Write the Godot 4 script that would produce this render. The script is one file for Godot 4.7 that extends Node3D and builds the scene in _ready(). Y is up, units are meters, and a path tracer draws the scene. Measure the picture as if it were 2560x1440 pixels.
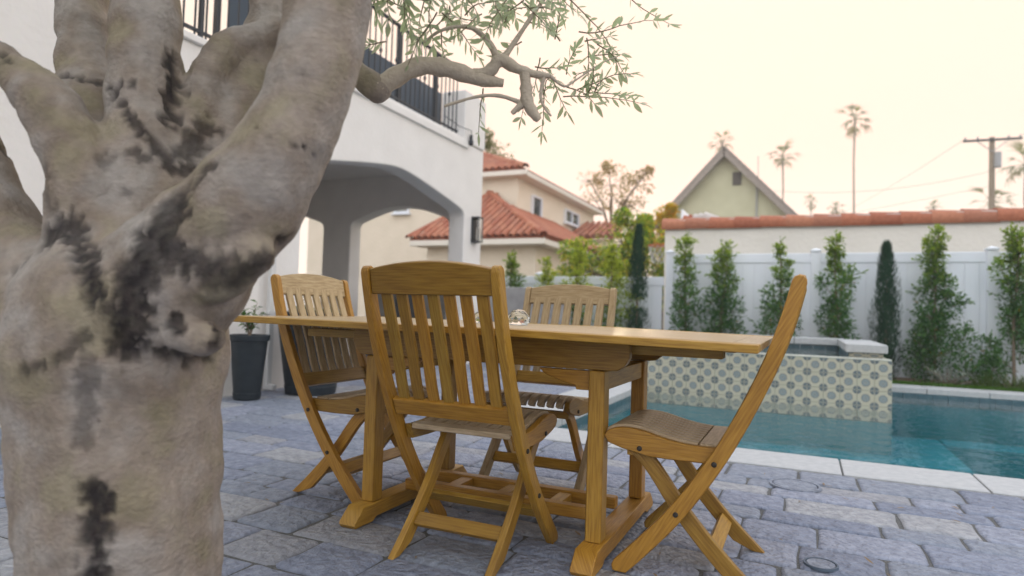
extends Node3D
# A teak dining set on tumbled pavers beside a pool, an olive tree in the foreground, late hazy light.
# World: y up, metres; x runs along the pool's long edge, -z into the picture.

class MB:
	var v := PackedVector3Array()
	var n := PackedVector3Array()
	var t := PackedVector2Array()
	var c := PackedColorArray()
	var col := Color(1, 1, 1)
	var tinted := false

	func tri(a: Vector3, b: Vector3, d: Vector3, na: Vector3, nb: Vector3, nd: Vector3, ta := Vector2.ZERO, tb := Vector2.ZERO, td := Vector2.ZERO) -> void:
		v.append(a)
		n.append(na)
		t.append(ta)
		if (b - a).cross(d - a).dot(na + nb + nd) > 0.0:
			v.append(d); v.append(b)
			n.append(nd); n.append(nb)
			t.append(td); t.append(tb)
		else:
			v.append(b); v.append(d)
			n.append(nb); n.append(nd)
			t.append(tb); t.append(td)
		if tinted:
			c.append(col); c.append(col); c.append(col)

	func quad(a: Vector3, b: Vector3, d: Vector3, e: Vector3, na: Vector3, nb: Vector3, nd: Vector3, ne: Vector3, ta := Vector2.ZERO, tb := Vector2(1, 0), td := Vector2(1, 1), te := Vector2(0, 1)) -> void:
		tri(a, b, d, na, nb, nd, ta, tb, td)
		tri(a, d, e, na, nd, ne, ta, td, te)

	func flat(a: Vector3, b: Vector3, d: Vector3, e: Vector3, nn: Vector3) -> void:
		quad(a, b, d, e, nn, nn, nn, nn)

	func box(x: Transform3D, s: Vector3, ch := 0.003, off := 0.0) -> void:
		var h := s * 0.5
		ch = minf(ch, minf(h.x, minf(h.y, h.z)) * 0.9)
		var lg := 0
		if s.y > s[lg]: lg = 1
		if s.z > s[lg]: lg = 2
		var o1 := (lg + 1) % 3
		var o2 := (lg + 2) % 3
		var uvf := func(p: Vector3) -> Vector2: return Vector2(p[lg] + off, p[o1] + p[o2] + off * 0.37)
		var B := x.basis
		for a in 3:
			var b := (a + 1) % 3
			var d := (a + 2) % 3
			for sg in [-1.0, 1.0]:
				var ps: Array[Vector3] = []
				for ij in [[-1, -1], [1, -1], [1, 1], [-1, 1]]:
					var p := Vector3.ZERO
					p[a] = sg * h[a]
					p[b] = ij[0] * (h[b] - ch)
					p[d] = ij[1] * (h[d] - ch)
					ps.append(p)
				var nn := Vector3.ZERO
				nn[a] = sg
				nn = B * nn
				quad(x * ps[0], x * ps[1], x * ps[2], x * ps[3], nn, nn, nn, nn, uvf.call(ps[0]), uvf.call(ps[1]), uvf.call(ps[2]), uvf.call(ps[3]))
			if ch > 0.0:
				for sb in [-1.0, 1.0]:
					for sd in [-1.0, 1.0]:
						var p0 := Vector3.ZERO
						var p1 := Vector3.ZERO
						p0[a] = -(h[a] - ch); p0[b] = sb * h[b]; p0[d] = sd * (h[d] - ch)
						p1[a] = p0[a]; p1[b] = sb * (h[b] - ch); p1[d] = sd * h[d]
						var q0 := p0
						var q1 := p1
						q0[a] = -p0[a]
						q1[a] = -p1[a]
						var nb := Vector3.ZERO
						nb[b] = sb
						var nd := Vector3.ZERO
						nd[d] = sd
						nb = B * nb
						nd = B * nd
						quad(x * p0, x * p1, x * q1, x * q0, nb, nd, nd, nb, uvf.call(p0), uvf.call(p1), uvf.call(q1), uvf.call(q0))
						if a == 0:
							for sa in [-1.0, 1.0]:
								var e0 := Vector3(sa * h.x, sb * (h.y - ch), sd * (h.z - ch))
								var e1 := Vector3(sa * (h.x - ch), sb * h.y, sd * (h.z - ch))
								var e2 := Vector3(sa * (h.x - ch), sb * (h.y - ch), sd * h.z)
								tri(x * e0, x * e1, x * e2, B * Vector3(sa, 0, 0), B * Vector3(0, sb, 0), B * Vector3(0, 0, sd), uvf.call(e0), uvf.call(e1), uvf.call(e2))

	# a flat outline pushed out along z, its rims bevelled
	func extrude(poly: PackedVector2Array, depth: float, ch: float, x: Transform3D, grain := Vector2(1, 0), off := 0.0) -> void:
		var area := 0.0
		var m := poly.size()
		for i in m:
			area += poly[i].cross(poly[(i + 1) % m])
		if area < 0.0:
			poly = poly.duplicate()
			poly.reverse()
		var gp := Vector2(-grain.y, grain.x)
		var en := PackedVector2Array()
		for i in m:
			var e := (poly[(i + 1) % m] - poly[i]).normalized()
			en.append(Vector2(e.y, -e.x))
		var ins := PackedVector2Array()
		for i in m:
			var n0 := en[(i + m - 1) % m]
			var n1 := en[i]
			ins.append(poly[i] - (n0 + n1) / maxf(0.5, 1.0 + n0.dot(n1)) * ch)
		var hz := depth * 0.5
		var B := x.basis
		for i in m:
			var j := (i + 1) % m
			var nn := en[i]
			var a0 := (nn + en[(i + m - 1) % m]).normalized() if nn.dot(en[(i + m - 1) % m]) > 0.7 else nn
			var a1 := (nn + en[j]).normalized() if nn.dot(en[j]) > 0.7 else nn
			var w0 := B * Vector3(a0.x, a0.y, 0)
			var w1 := B * Vector3(a1.x, a1.y, 0)
			var p := poly[i]
			var q := poly[j]
			var tp := Vector2(p.dot(grain) + off, p.dot(gp))
			var tq := Vector2(q.dot(grain) + off, q.dot(gp))
			quad(x * Vector3(p.x, p.y, -hz + ch), x * Vector3(q.x, q.y, -hz + ch), x * Vector3(q.x, q.y, hz - ch), x * Vector3(p.x, p.y, hz - ch), w0, w1, w1, w0, tp - Vector2(0, hz), tq - Vector2(0, hz), tq + Vector2(0, hz), tp + Vector2(0, hz))
			if ch > 0.0:
				for s in [-1.0, 1.0]:
					var z := B * Vector3(0, 0, s)
					quad(x * Vector3(p.x, p.y, s * (hz - ch)), x * Vector3(q.x, q.y, s * (hz - ch)), x * Vector3(ins[j].x, ins[j].y, s * hz), x * Vector3(ins[i].x, ins[i].y, s * hz), w0, w1, z, z, tp, tq, tq, tp)
		var ids := Geometry2D.triangulate_polygon(ins)
		for s in [-1.0, 1.0]:
			var z := B * Vector3(0, 0, s)
			for k in range(0, ids.size(), 3):
				var a := ins[ids[k]]
				var b := ins[ids[k + 1]]
				var d := ins[ids[k + 2]]
				tri(x * Vector3(a.x, a.y, s * hz), x * Vector3(b.x, b.y, s * hz), x * Vector3(d.x, d.y, s * hz), z, z, z, Vector2(a.dot(grain) + off, a.dot(gp)), Vector2(b.dot(grain) + off, b.dot(gp)), Vector2(d.dot(grain) + off, d.dot(gp)))

	func tube(path: Array, radii: Array, sides := 8, cap := true) -> void:
		var m := path.size()
		var rings := []
		var norms := []
		var side := Vector3.ZERO
		var at := 0.0
		var lens := []
		for i in m:
			var p: Vector3 = path[i]
			var dirv: Vector3 = (path[mini(i + 1, m - 1)] - path[maxi(i - 1, 0)]).normalized()
			if side == Vector3.ZERO:
				side = dirv.cross(Vector3.UP if absf(dirv.y) < 0.9 else Vector3.RIGHT).normalized()
			else:
				side = (side - dirv * side.dot(dirv)).normalized()
			var up := side.cross(dirv)
			var ring := PackedVector3Array()
			var nr := PackedVector3Array()
			for k in sides + 1:
				var a := TAU * k / sides
				var o := side * cos(a) + up * sin(a)
				nr.append(o)
				ring.append(p + o * float(radii[i]))
			rings.append(ring)
			norms.append(nr)
			if i > 0:
				at += p.distance_to(path[i - 1])
			lens.append(at)
		for i in m - 1:
			for k in sides:
				quad(rings[i][k], rings[i][k + 1], rings[i + 1][k + 1], rings[i + 1][k], norms[i][k], norms[i][k + 1], norms[i + 1][k + 1], norms[i + 1][k], Vector2(lens[i], 0.05 * k), Vector2(lens[i], 0.05 * (k + 1)), Vector2(lens[i + 1], 0.05 * (k + 1)), Vector2(lens[i + 1], 0.05 * k))
		if cap:
			for e in [0, m - 1]:
				var o: Vector3 = (path[e] - path[1 if e == 0 else m - 2]).normalized()
				for k in sides:
					tri(path[e], rings[e][k], rings[e][k + 1], o, o, o)

	func lathe(pr: PackedVector2Array, sides: int, x: Transform3D) -> void:
		for i in pr.size() - 1:
			var p := pr[i]
			var q := pr[i + 1]
			if p.distance_to(q) < 1e-6:
				continue
			var e := (q - p).normalized()
			for k in sides:
				var a := TAU * k / sides
				var b := TAU * (k + 1) / sides
				var da := Vector3(cos(a), 0, sin(a))
				var db := Vector3(cos(b), 0, sin(b))
				var na := (x.basis * (da * e.y - Vector3.UP * e.x)).normalized()
				var nb := (x.basis * (db * e.y - Vector3.UP * e.x)).normalized()
				quad(x * (da * p.x + Vector3.UP * p.y), x * (db * p.x + Vector3.UP * p.y), x * (db * q.x + Vector3.UP * q.y), x * (da * q.x + Vector3.UP * q.y), na, nb, nb, na, Vector2(a, p.y), Vector2(b, p.y), Vector2(b, q.y), Vector2(a, q.y))

	func leaf(b: Vector3, dr: Vector3, up: Vector3, l: float, w: float, fold := 0.18, droop := 0.1) -> void:
		var s := dr.cross(up).normalized()
		var nn := s.cross(dr)
		var m := b + dr * (l * 0.48)
		var tip := b + dr * l - nn * (l * droop)
		var a := m + s * (w * 0.5) + nn * (w * fold)
		var d := m - s * (w * 0.5) + nn * (w * fold)
		var n1 := (nn - s * fold).normalized()
		var n2 := (nn + s * fold).normalized()
		tri(b, a, m, n1, n1, nn)
		tri(b, m, d, n2, nn, n2)
		tri(a, tip, m, n1, nn, nn)
		tri(m, tip, d, nn, nn, n2)

	func mesh() -> ArrayMesh:
		var arr := []
		arr.resize(Mesh.ARRAY_MAX)
		arr[Mesh.ARRAY_VERTEX] = v
		arr[Mesh.ARRAY_NORMAL] = n
		arr[Mesh.ARRAY_TEX_UV] = t
		if tinted:
			arr[Mesh.ARRAY_COLOR] = c
		var r := ArrayMesh.new()
		if v.size() > 0:
			r.add_surface_from_arrays(Mesh.PRIMITIVE_TRIANGLES, arr)
		return r

var rng := RandomNumberGenerator.new()
var taken := {}
var M := {}
var eye: Camera3D

func numbered(called: String) -> String:
	taken[called] = taken.get(called, -1) + 1
	return called if taken[called] == 0 else "%s_%03d" % [called, taken[called]]

func mark(o: Node3D, label: String, category: String, group := "") -> Node3D:
	o.set_meta("label", label)
	o.set_meta("category", category)
	if group != "":
		o.set_meta("group", group)
	return o

func thing(called: String, label: String, category: String, at := Vector3.ZERO, turn := 0.0, group := "") -> Node3D:
	var o := Node3D.new()
	o.name = numbered(called)
	add_child(o)
	o.position = at
	o.rotation.y = turn
	return mark(o, label, category, group)

func part(called: String, g: Variant, m: Material, parent: Node3D, at := Transform3D.IDENTITY) -> MeshInstance3D:
	var o := MeshInstance3D.new()
	o.name = called
	o.mesh = g.mesh() if g is MB else g
	o.material_override = wood_of(m)
	o.transform = at
	parent.add_child(o, true)
	return o

# boards of one timber differ a little in tone
func wood_of(m: Material) -> Material:
	if m == M.get("teak") and M.has("teak3"):
		return M["teak%d" % (rng.randi() % 4)]
	return m

func structure(called: String, g: Variant, m: Material) -> MeshInstance3D:
	var o := part(called, g, m, self)
	o.set_meta("kind", "structure")
	return o

func T(x: float, y: float, z: float) -> Transform3D:
	return Transform3D(Basis.IDENTITY, Vector3(x, y, z))

func boxpart(called: String, at: Vector3, s: Vector3, m: Material, parent: Node3D, ch := 0.003, turn := Basis.IDENTITY) -> MeshInstance3D:
	var b := MB.new()
	b.box(Transform3D.IDENTITY, s, ch, at.x * 3.1 + at.z * 1.7 + at.y)
	return part(called, b, m, parent, Transform3D(turn, at))

func jit(a: float) -> float:
	return rng.randf_range(-a, a)

func lin(r: float, g: float, b: float) -> Color:
	return Color(r, g, b).linear_to_srgb()

func noise_tex(sd: int, freq: float, lo: Color, hi: Color, size := 512, oct := 4, kind := FastNoiseLite.TYPE_SIMPLEX_SMOOTH, mid = null) -> NoiseTexture2D:
	var f := FastNoiseLite.new()
	f.seed = sd
	f.noise_type = kind
	f.frequency = freq
	f.fractal_octaves = oct
	var t := NoiseTexture2D.new()
	t.width = size
	t.height = size
	t.seamless = true
	t.noise = f
	var g := Gradient.new()
	g.set_color(0, lo)
	g.set_color(1, hi)
	if mid != null:
		g.add_point(0.5, mid)
	t.color_ramp = g
	return t

func grey_tex(sd: int, freq: float, size := 512, oct := 4, kind := FastNoiseLite.TYPE_SIMPLEX_SMOOTH) -> NoiseTexture2D:
	return noise_tex(sd, freq, Color.BLACK, Color.WHITE, size, oct, kind)

func mat(name_: String, c: Color, rough := 0.7, spec := 0.5) -> StandardMaterial3D:
	var m := StandardMaterial3D.new()
	m.resource_name = name_
	m.albedo_color = c
	m.roughness = rough
	m.metallic_specular = spec
	M[name_] = m
	return m

func tex(m: StandardMaterial3D, t: Texture2D, scale: Vector3, tri := true, world := true) -> void:
	m.albedo_texture = t
	m.uv1_scale = scale
	m.uv1_triplanar = tri
	m.uv1_world_triplanar = tri and world

func relief(m: StandardMaterial3D, t: Texture2D, cm: float) -> void:
	m.heightmap_enabled = true
	m.heightmap_texture = t
	m.heightmap_scale = cm

func make_materials() -> void:
	var m: StandardMaterial3D
	var grain := noise_tex(3, 0.012, lin(0.25, 0.125, 0.014), lin(0.46, 0.272, 0.042), 512, 5, FastNoiseLite.TYPE_SIMPLEX_SMOOTH, lin(0.365, 0.200, 0.025))
	var grain_h := grey_tex(4, 0.02, 512, 5)
	m = mat("teak", Color.WHITE, 0.40, 0.48)
	tex(m, grain, Vector3(1.1, 17.0, 1), false)
	relief(m, grain_h, 0.05)
	var wgrain := noise_tex(5, 0.013, lin(0.32, 0.215, 0.105), lin(0.52, 0.40, 0.25), 512, 5, FastNoiseLite.TYPE_SIMPLEX_SMOOTH, lin(0.42, 0.31, 0.175))
	m = mat("teak_weathered", Color.WHITE, 0.30, 0.5)
	tex(m, wgrain, Vector3(1.5, 12.0, 1), false)
	relief(m, grain_h, 0.07)
	var ggrain := noise_tex(6, 0.013, lin(0.34, 0.265, 0.165), lin(0.60, 0.52, 0.38), 512, 5, FastNoiseLite.TYPE_SIMPLEX_SMOOTH, lin(0.48, 0.39, 0.26))
	m = mat("teak_grey", Color.WHITE, 0.6, 0.45)
	tex(m, ggrain, Vector3(1.5, 12.0, 1), false)
	relief(m, grain_h, 0.08)
	m = mat("bolt", lin(0.05, 0.045, 0.04), 0.45)
	m.metallic = 0.7
	# pavers: five tones
	var pav := noise_tex(11, 0.02, lin(0.50, 0.52, 0.56), lin(1.0, 1.0, 1.0), 512, 5)
	var pav_h := grey_tex(12, 0.035, 512, 6)
	var tones := [lin(0.27, 0.30, 0.38), lin(0.32, 0.345, 0.42), lin(0.225, 0.255, 0.33), lin(0.34, 0.345, 0.37), lin(0.275, 0.305, 0.365), lin(0.40, 0.405, 0.42)]
	for i in tones.size():
		m = mat("paver%d" % i, tones[i], 0.58, 0.5)
		tex(m, pav, Vector3(1.7, 1.7, 1.7))
		m.uv1_offset = Vector3(i * 0.13, i * 0.29, i * 0.41)
		relief(m, pav_h, 1.1)
	m = mat("paver_far", Color.WHITE, 0.58, 0.5)
	tex(m, pav, Vector3(1.7, 1.7, 1.7))
	relief(m, pav_h, 1.1)
	m.vertex_color_use_as_albedo = true
	m = mat("joint_sand", Color.WHITE, 0.95, 0.2)
	tex(m, noise_tex(13, 0.08, lin(0.075, 0.078, 0.078), lin(0.19, 0.185, 0.175), 256), Vector3(4, 4, 4))
	m = mat("dirt", Color.WHITE, 0.95, 0.2)
	tex(m, noise_tex(14, 0.06, lin(0.05, 0.035, 0.022), lin(0.13, 0.10, 0.07), 256), Vector3(1.3, 1.3, 1.3))
	m = mat("coping", Color.WHITE, 0.7, 0.4)
	tex(m, noise_tex(15, 0.03, lin(0.38, 0.39, 0.395), lin(0.48, 0.485, 0.48), 512, 5), Vector3(1.1, 1.1, 1.1))
	relief(m, grey_tex(16, 0.09, 256, 4), 0.12)
	var stucco_h := grey_tex(17, 0.06, 512, 5)
	m = mat("stucco_white", Color.WHITE, 0.85, 0.3)
	tex(m, noise_tex(18, 0.008, lin(0.80, 0.77, 0.735), lin(0.86, 0.83, 0.795), 512, 5), Vector3(0.5, 0.5, 0.5))
	relief(m, stucco_h, 0.15)
	m = mat("stucco_beige", Color.WHITE, 0.85, 0.3)
	tex(m, noise_tex(19, 0.008, lin(0.78, 0.69, 0.55), lin(0.85, 0.75, 0.61), 512, 5), Vector3(0.3, 0.3, 0.3))
	relief(m, stucco_h, 0.5)
	m = mat("stucco_garage", Color.WHITE, 0.85, 0.3)
	tex(m, noise_tex(20, 0.008, lin(0.68, 0.655, 0.59), lin(0.76, 0.73, 0.66), 512, 5), Vector3(0.3, 0.3, 0.3))
	relief(m, stucco_h, 0.5)
	m = mat("fascia", lin(0.82, 0.77, 0.68), 0.6)
	m = mat("stucco_green", Color.WHITE, 0.85, 0.3)
	tex(m, noise_tex(21, 0.01, lin(0.52, 0.515, 0.35), lin(0.60, 0.595, 0.42), 256, 4), Vector3(0.3, 0.3, 0.3))
	m = mat("shingle", Color.WHITE, 0.9, 0.2)
	tex(m, noise_tex(22, 0.05, lin(0.26, 0.225, 0.20), lin(0.42, 0.37, 0.33), 256, 4), Vector3(0.6, 0.6, 0.6))
	m = mat("vent_dark", lin(0.06, 0.055, 0.05), 0.7)
	var terr := [lin(0.43, 0.155, 0.085), lin(0.37, 0.125, 0.07), lin(0.48, 0.20, 0.115), lin(0.40, 0.165, 0.10)]
	var ter_t := noise_tex(23, 0.03, lin(0.70, 0.66, 0.62), lin(1, 1, 1), 256, 5)
	for i in terr.size():
		m = mat("terracotta%d" % i, terr[i], 0.75, 0.4)
		tex(m, ter_t, Vector3(1.6, 1.6, 1.6))
		m.uv1_offset = Vector3(i * 0.17, i * 0.23, i * 0.31)
	m = mat("mortar", Color.WHITE, 0.9, 0.2)
	tex(m, noise_tex(24, 0.04, lin(0.42, 0.38, 0.35), lin(0.62, 0.58, 0.54), 256, 4), Vector3(2, 2, 2))
	m = mat("vinyl", Color.WHITE, 0.45, 0.5)
	tex(m, noise_tex(25, 0.01, lin(0.78, 0.82, 0.88), lin(0.84, 0.87, 0.92), 256, 4), Vector3(0.4, 0.4, 0.4))
	m = mat("iron", lin(0.025, 0.03, 0.038), 0.5)
	m = mat("iron_slate", lin(0.05, 0.075, 0.105), 0.55)
	m = mat("pot", Color.WHITE, 0.55, 0.4)
	tex(m, noise_tex(26, 0.03, lin(0.012, 0.018, 0.024), lin(0.024, 0.032, 0.040), 256, 4), Vector3(1.5, 1.5, 1.5))
	m = mat("planter_grey", Color.WHITE, 0.85, 0.3)
	tex(m, noise_tex(27, 0.02, lin(0.26, 0.255, 0.255), lin(0.36, 0.355, 0.35), 256, 4), Vector3(0.8, 0.8, 0.8))
	m = mat("plaster", Color.WHITE, 0.7, 0.3)
	tex(m, noise_tex(28, 0.015, lin(0.010, 0.18, 0.235), lin(0.016, 0.22, 0.28), 256, 5), Vector3(0.6, 0.6, 0.6))
	m = mat("water_tile", Color.WHITE, 0.3, 0.5)
	tex(m, noise_tex(29, 0.02, lin(0.035, 0.085, 0.11), lin(0.075, 0.15, 0.175), 256, 4), Vector3(2.2, 2.2, 2.2))
	m = mat("grout", lin(0.50, 0.50, 0.43), 0.9)
	m = mat("water", Color(0.05, 0.42, 0.46, 0.05), 0.02, 0.43)
	m.transparency = BaseMaterial3D.TRANSPARENCY_ALPHA
	m.uv1_triplanar = true
	m.uv1_world_triplanar = true
	m.uv1_scale = Vector3(0.55, 0.55, 0.55)
	relief(m, grey_tex(30, 0.016, 512, 4), 0.7)
	m = mat("glass", Color(0.93, 0.95, 0.94, 0.04), 0.03, 0.5)
	m.transparency = BaseMaterial3D.TRANSPARENCY_ALPHA
	m.refraction_enabled = true
	m.refraction_scale = 0.05
	m = mat("pane", Color(0.25, 0.29, 0.31, 0.55), 0.05, 0.6)
	m.transparency = BaseMaterial3D.TRANSPARENCY_ALPHA
	m = mat("room_dark", lin(0.05, 0.05, 0.055), 0.9)
	m = mat("lamp_glass", Color(0.75, 0.74, 0.7, 0.35), 0.1, 0.6)
	m.transparency = BaseMaterial3D.TRANSPARENCY_ALPHA
	m = mat("bark", Color.WHITE, 0.85, 0.3)
	m.vertex_color_use_as_albedo = true
	tex(m, noise_tex(31, 0.03, lin(0.78, 0.77, 0.76), lin(1, 1, 1), 512, 6), Vector3(4.0, 4.0, 4.0))
	relief(m, grey_tex(32, 0.035, 512, 6), 0.28)
	m = mat("bark_far", Color.WHITE, 0.9, 0.2)
	tex(m, noise_tex(33, 0.03, lin(0.16, 0.12, 0.09), lin(0.30, 0.24, 0.18), 256, 4), Vector3(2, 2, 2))
	m = mat("leaf", Color.WHITE, 0.5, 0.45)
	m.vertex_color_use_as_albedo = true
	m.backlight_enabled = true
	m.backlight = lin(0.75, 0.85, 0.45)
	m = mat("leaf_dull", Color.WHITE, 0.6, 0.35)
	m.vertex_color_use_as_albedo = true
	m.backlight_enabled = true
	m.backlight = lin(0.5, 0.6, 0.45)
	for i in 3:
		m = mat("olive_leaf%d" % i, [lin(0.21, 0.225, 0.16), lin(0.29, 0.30, 0.235), lin(0.16, 0.185, 0.13)][i], 0.55, 0.45)
		m.backlight_enabled = true
		m.backlight = lin(0.45, 0.55, 0.30)
	m = mat("dry_leaf", lin(0.22, 0.15, 0.08), 0.8)
	m = mat("grass", Color.WHITE, 0.7, 0.3)
	m.vertex_color_use_as_albedo = true
	m.backlight_enabled = true
	m.backlight = lin(0.5, 0.6, 0.3)
	m = mat("wood_pole", Color.WHITE, 0.9, 0.2)
	tex(m, noise_tex(34, 0.03, lin(0.24, 0.195, 0.15), lin(0.36, 0.30, 0.23), 256, 4), Vector3(1, 0.3, 1))
	m = mat("metal_grey", lin(0.35, 0.36, 0.37), 0.5)
	m = mat("hoop_red", lin(0.5, 0.11, 0.05), 0.6)
	m = mat("net_white", lin(0.6, 0.6, 0.58), 0.8)
	m = mat("wood_frame", lin(0.35, 0.22, 0.12), 0.6)
	m = mat("downpipe", lin(0.66, 0.66, 0.65), 0.5)
	m = mat("lid_ring", lin(0.07, 0.10, 0.14), 0.6)
	m = mat("spa_tile", Color.WHITE, 0.35, 0.5)
	m.albedo_texture = tile_print()

# the glazed print of one six-inch tile: a rosette in an octagon, quarter crosses in the corners
func tile_print() -> ImageTexture:
	var s := 192
	var im := Image.create(s, s, false, Image.FORMAT_RGB8)
	var ground := lin(0.48, 0.465, 0.355)
	var line := lin(0.58, 0.50, 0.36)
	var blue := lin(0.115, 0.15, 0.17)
	var grey := lin(0.27, 0.315, 0.315)
	for j in s:
		for i in s:
			var p := Vector2((i + 0.5) / s - 0.5, (j + 0.5) / s - 0.5)
			var a := p.abs()
			var oct := maxf(maxf(a.x, a.y), (a.x + a.y) * 0.7071)
			var c := ground
			var q := Vector2(0.5, 0.5) - a
			var rc := q.length()
			if oct < 0.262:
				var ang := atan2(p.y, p.x)
				var r := p.length()
				c = grey
				if r > 0.07 and r < 0.25 and absf(sin(ang * 4.0)) < 0.30: c = grey.lerp(ground, 0.6)
				if absf(r - 0.165) < 0.02: c = grey.lerp(blue, 0.7)
				if r < 0.07: c = blue
				if r < 0.03: c = ground
				if oct > 0.225: c = blue
			elif oct < 0.295: c = ground.lerp(line, 0.9)
			elif rc < 0.265:
				if minf(q.x, q.y) < 0.016: c = ground
				elif maxf(q.x, q.y) > 0.05 and minf(q.x, q.y) < 0.028: c = grey.lerp(ground, 0.4)
				else: c = blue
				if rc > 0.10 and rc < 0.125: c = c.lerp(ground, 0.35)
			elif rc < 0.29: c = line
			im.set_pixel(i, j, c)
	return ImageTexture.create_from_image(im)

func make_more_wood() -> void:
	var src: StandardMaterial3D = M.teak
	var m: StandardMaterial3D
	for v in [["teak_top", lin(1.0, 1.0, 1.0)], ["teak_tan", lin(0.70, 0.61, 0.47)], ["teak_pale", lin(0.90, 0.82, 0.68)], ["teak0", lin(1.0, 0.98, 1.0)], ["teak1", lin(0.74, 0.72, 0.74)], ["teak2", lin(1.0, 0.90, 0.85)], ["teak3", lin(0.86, 0.90, 1.0)], ["teak_seat", lin(1.0, 0.98, 0.98)]]:
		m = (M.teak_grey if v[0] in ["teak_seat", "teak_tan", "teak_pale"] else src).duplicate()
		m.resource_name = v[0]
		m.albedo_color = v[1]
		if v[0] == "teak_seat":
			m.roughness = 0.36
			m.albedo_texture = noise_tex(8, 0.013, lin(0.34, 0.25, 0.145), lin(0.58, 0.47, 0.32), 512, 5)
		m.uv1_offset = Vector3(v[1].r * 7.3, v[1].g * 5.1, 0)
		M[v[0]] = m
const LIMBS := [
	[[-1.298,-0.062,-0.936,0.2185], [-1.304,0.056,-0.928,0.1905], [-1.306,0.192,-0.922,0.1818], [-1.313,0.396,-0.911,0.1859], [-1.323,0.565,-0.899,0.1897], [-1.320,0.667,-0.897,0.2031], [-1.322,0.735,-0.893,0.2001]],
	[[-1.399,0.716,-0.859,0.1409], [-1.474,0.790,-0.822,0.1165], [-1.559,0.874,-0.801,0.0801], [-1.655,1.008,-0.796,0.0672], [-1.728,1.107,-0.792,0.0691], [-1.812,1.237,-0.781,0.0679], [-1.885,1.372,-0.765,0.0663]],
	[[-1.303,0.753,-0.879,0.1607], [-1.347,0.919,-0.852,0.0914], [-1.364,1.041,-0.829,0.0678], [-1.420,1.160,-0.799,0.0528], [-1.500,1.244,-0.770,0.0385], [-1.592,1.295,-0.747,0.0315], [-1.679,1.335,-0.728,0.0286]],
	[[-1.300,0.770,-0.902,0.1535], [-1.306,0.977,-0.913,0.0969], [-1.319,1.146,-0.923,0.0743], [-1.347,1.315,-0.936,0.0713], [-1.377,1.463,-0.950,0.0713], [-1.417,1.631,-0.968,0.0716]],
	[[-1.391,0.946,-0.919,0.0906], [-1.540,1.174,-0.952,0.0684], [-1.648,1.374,-0.983,0.0582], [-1.714,1.552,-1.012,0.0568], [-1.758,1.729,-1.029,0.0564]],
	[[-1.191,0.788,-0.885,0.1459], [-1.073,0.901,-0.891,0.1080], [-0.990,0.971,-0.904,0.1001], [-0.935,1.058,-0.926,0.0858], [-0.901,1.155,-0.948,0.0771], [-0.888,1.258,-0.972,0.0774], [-0.887,1.383,-1.001,0.0844], [-0.898,1.545,-1.033,0.0873]],
	[[-1.261,1.017,-0.954,0.0618], [-1.266,1.151,-0.990,0.0498], [-1.265,1.261,-1.020,0.0397], [-1.257,1.346,-1.053,0.0341], [-1.235,1.402,-1.094,0.0317], [-1.186,1.442,-1.170,0.0306], [-1.124,1.430,-1.243,0.0310], [-1.062,1.389,-1.295,0.0318], [-1.007,1.341,-1.333,0.0303]],
	[[-1.195,1.440,-1.166,0.0315], [-1.231,1.498,-1.169,0.0374], [-1.255,1.587,-1.177,0.0378], [-1.281,1.710,-1.182,0.0362]],
	[[-1.274,1.029,-1.014,0.0775], [-1.242,1.141,-1.068,0.0684], [-1.241,1.251,-1.119,0.0679], [-1.250,1.367,-1.165,0.0651], [-1.256,1.536,-1.222,0.0584]],
	[[-1.071,0.718,-0.833,0.0266], [-1.030,0.711,-0.852,0.0270], [-1.018,0.715,-0.868,0.0233]],
	[[-1.004,0.828,-0.859,0.0477], [-0.943,0.872,-0.885,0.0459]]]
const BRANCHES := [
	[[-1.007,1.341,-1.333,0.0293], [-0.970,1.371,-1.349,0.0254], [-0.915,1.407,-1.383,0.0236], [-0.854,1.406,-1.422,0.0228], [-0.792,1.388,-1.462,0.0199], [-0.731,1.380,-1.502,0.0106]],
	[[-0.802,1.393,-1.458,0.0168], [-0.759,1.407,-1.477,0.0157], [-0.735,1.437,-1.486,0.0178], [-0.697,1.417,-1.505,0.0136], [-0.654,1.403,-1.525,0.0105], [-0.615,1.399,-1.543,0.0073]],
	[[-0.676,1.407,-1.515,0.0126], [-0.672,1.366,-1.518,0.0157], [-0.669,1.329,-1.521,0.0168], [-0.652,1.298,-1.530,0.0136], [-0.640,1.283,-1.536,0.0094]],
	[[-0.671,1.329,-1.520,0.0105], [-0.686,1.318,-1.514,0.0094], [-0.705,1.298,-1.506,0.0053]],
	[[-0.681,1.325,-1.515,0.0063], [-0.734,1.343,-1.491,0.0052], [-0.787,1.335,-1.456,0.0042], [-0.857,1.305,-1.414,0.0036]],
	[[-0.740,1.437,-1.484,0.0126], [-0.760,1.478,-1.474,0.0084], [-0.789,1.509,-1.448,0.0063], [-0.822,1.513,-1.422,0.0052], [-0.864,1.495,-1.392,0.0041], [-0.895,1.461,-1.368,0.0030]],
	[[-0.730,1.437,-1.489,0.0094], [-0.706,1.499,-1.519,0.0064], [-0.676,1.573,-1.552,0.0054], [-0.635,1.660,-1.589,0.0043]],
	[[-0.630,1.399,-1.536,0.0063], [-0.637,1.346,-1.535,0.0042], [-0.627,1.315,-1.541,0.0037], [-0.611,1.294,-1.549,0.0026]],
	[[-0.615,1.399,-1.543,0.0052], [-0.585,1.377,-1.569,0.0032], [-0.560,1.398,-1.590,0.0026], [-0.508,1.450,-1.634,0.0021], [-0.467,1.477,-1.663,0.0016]]]
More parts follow.
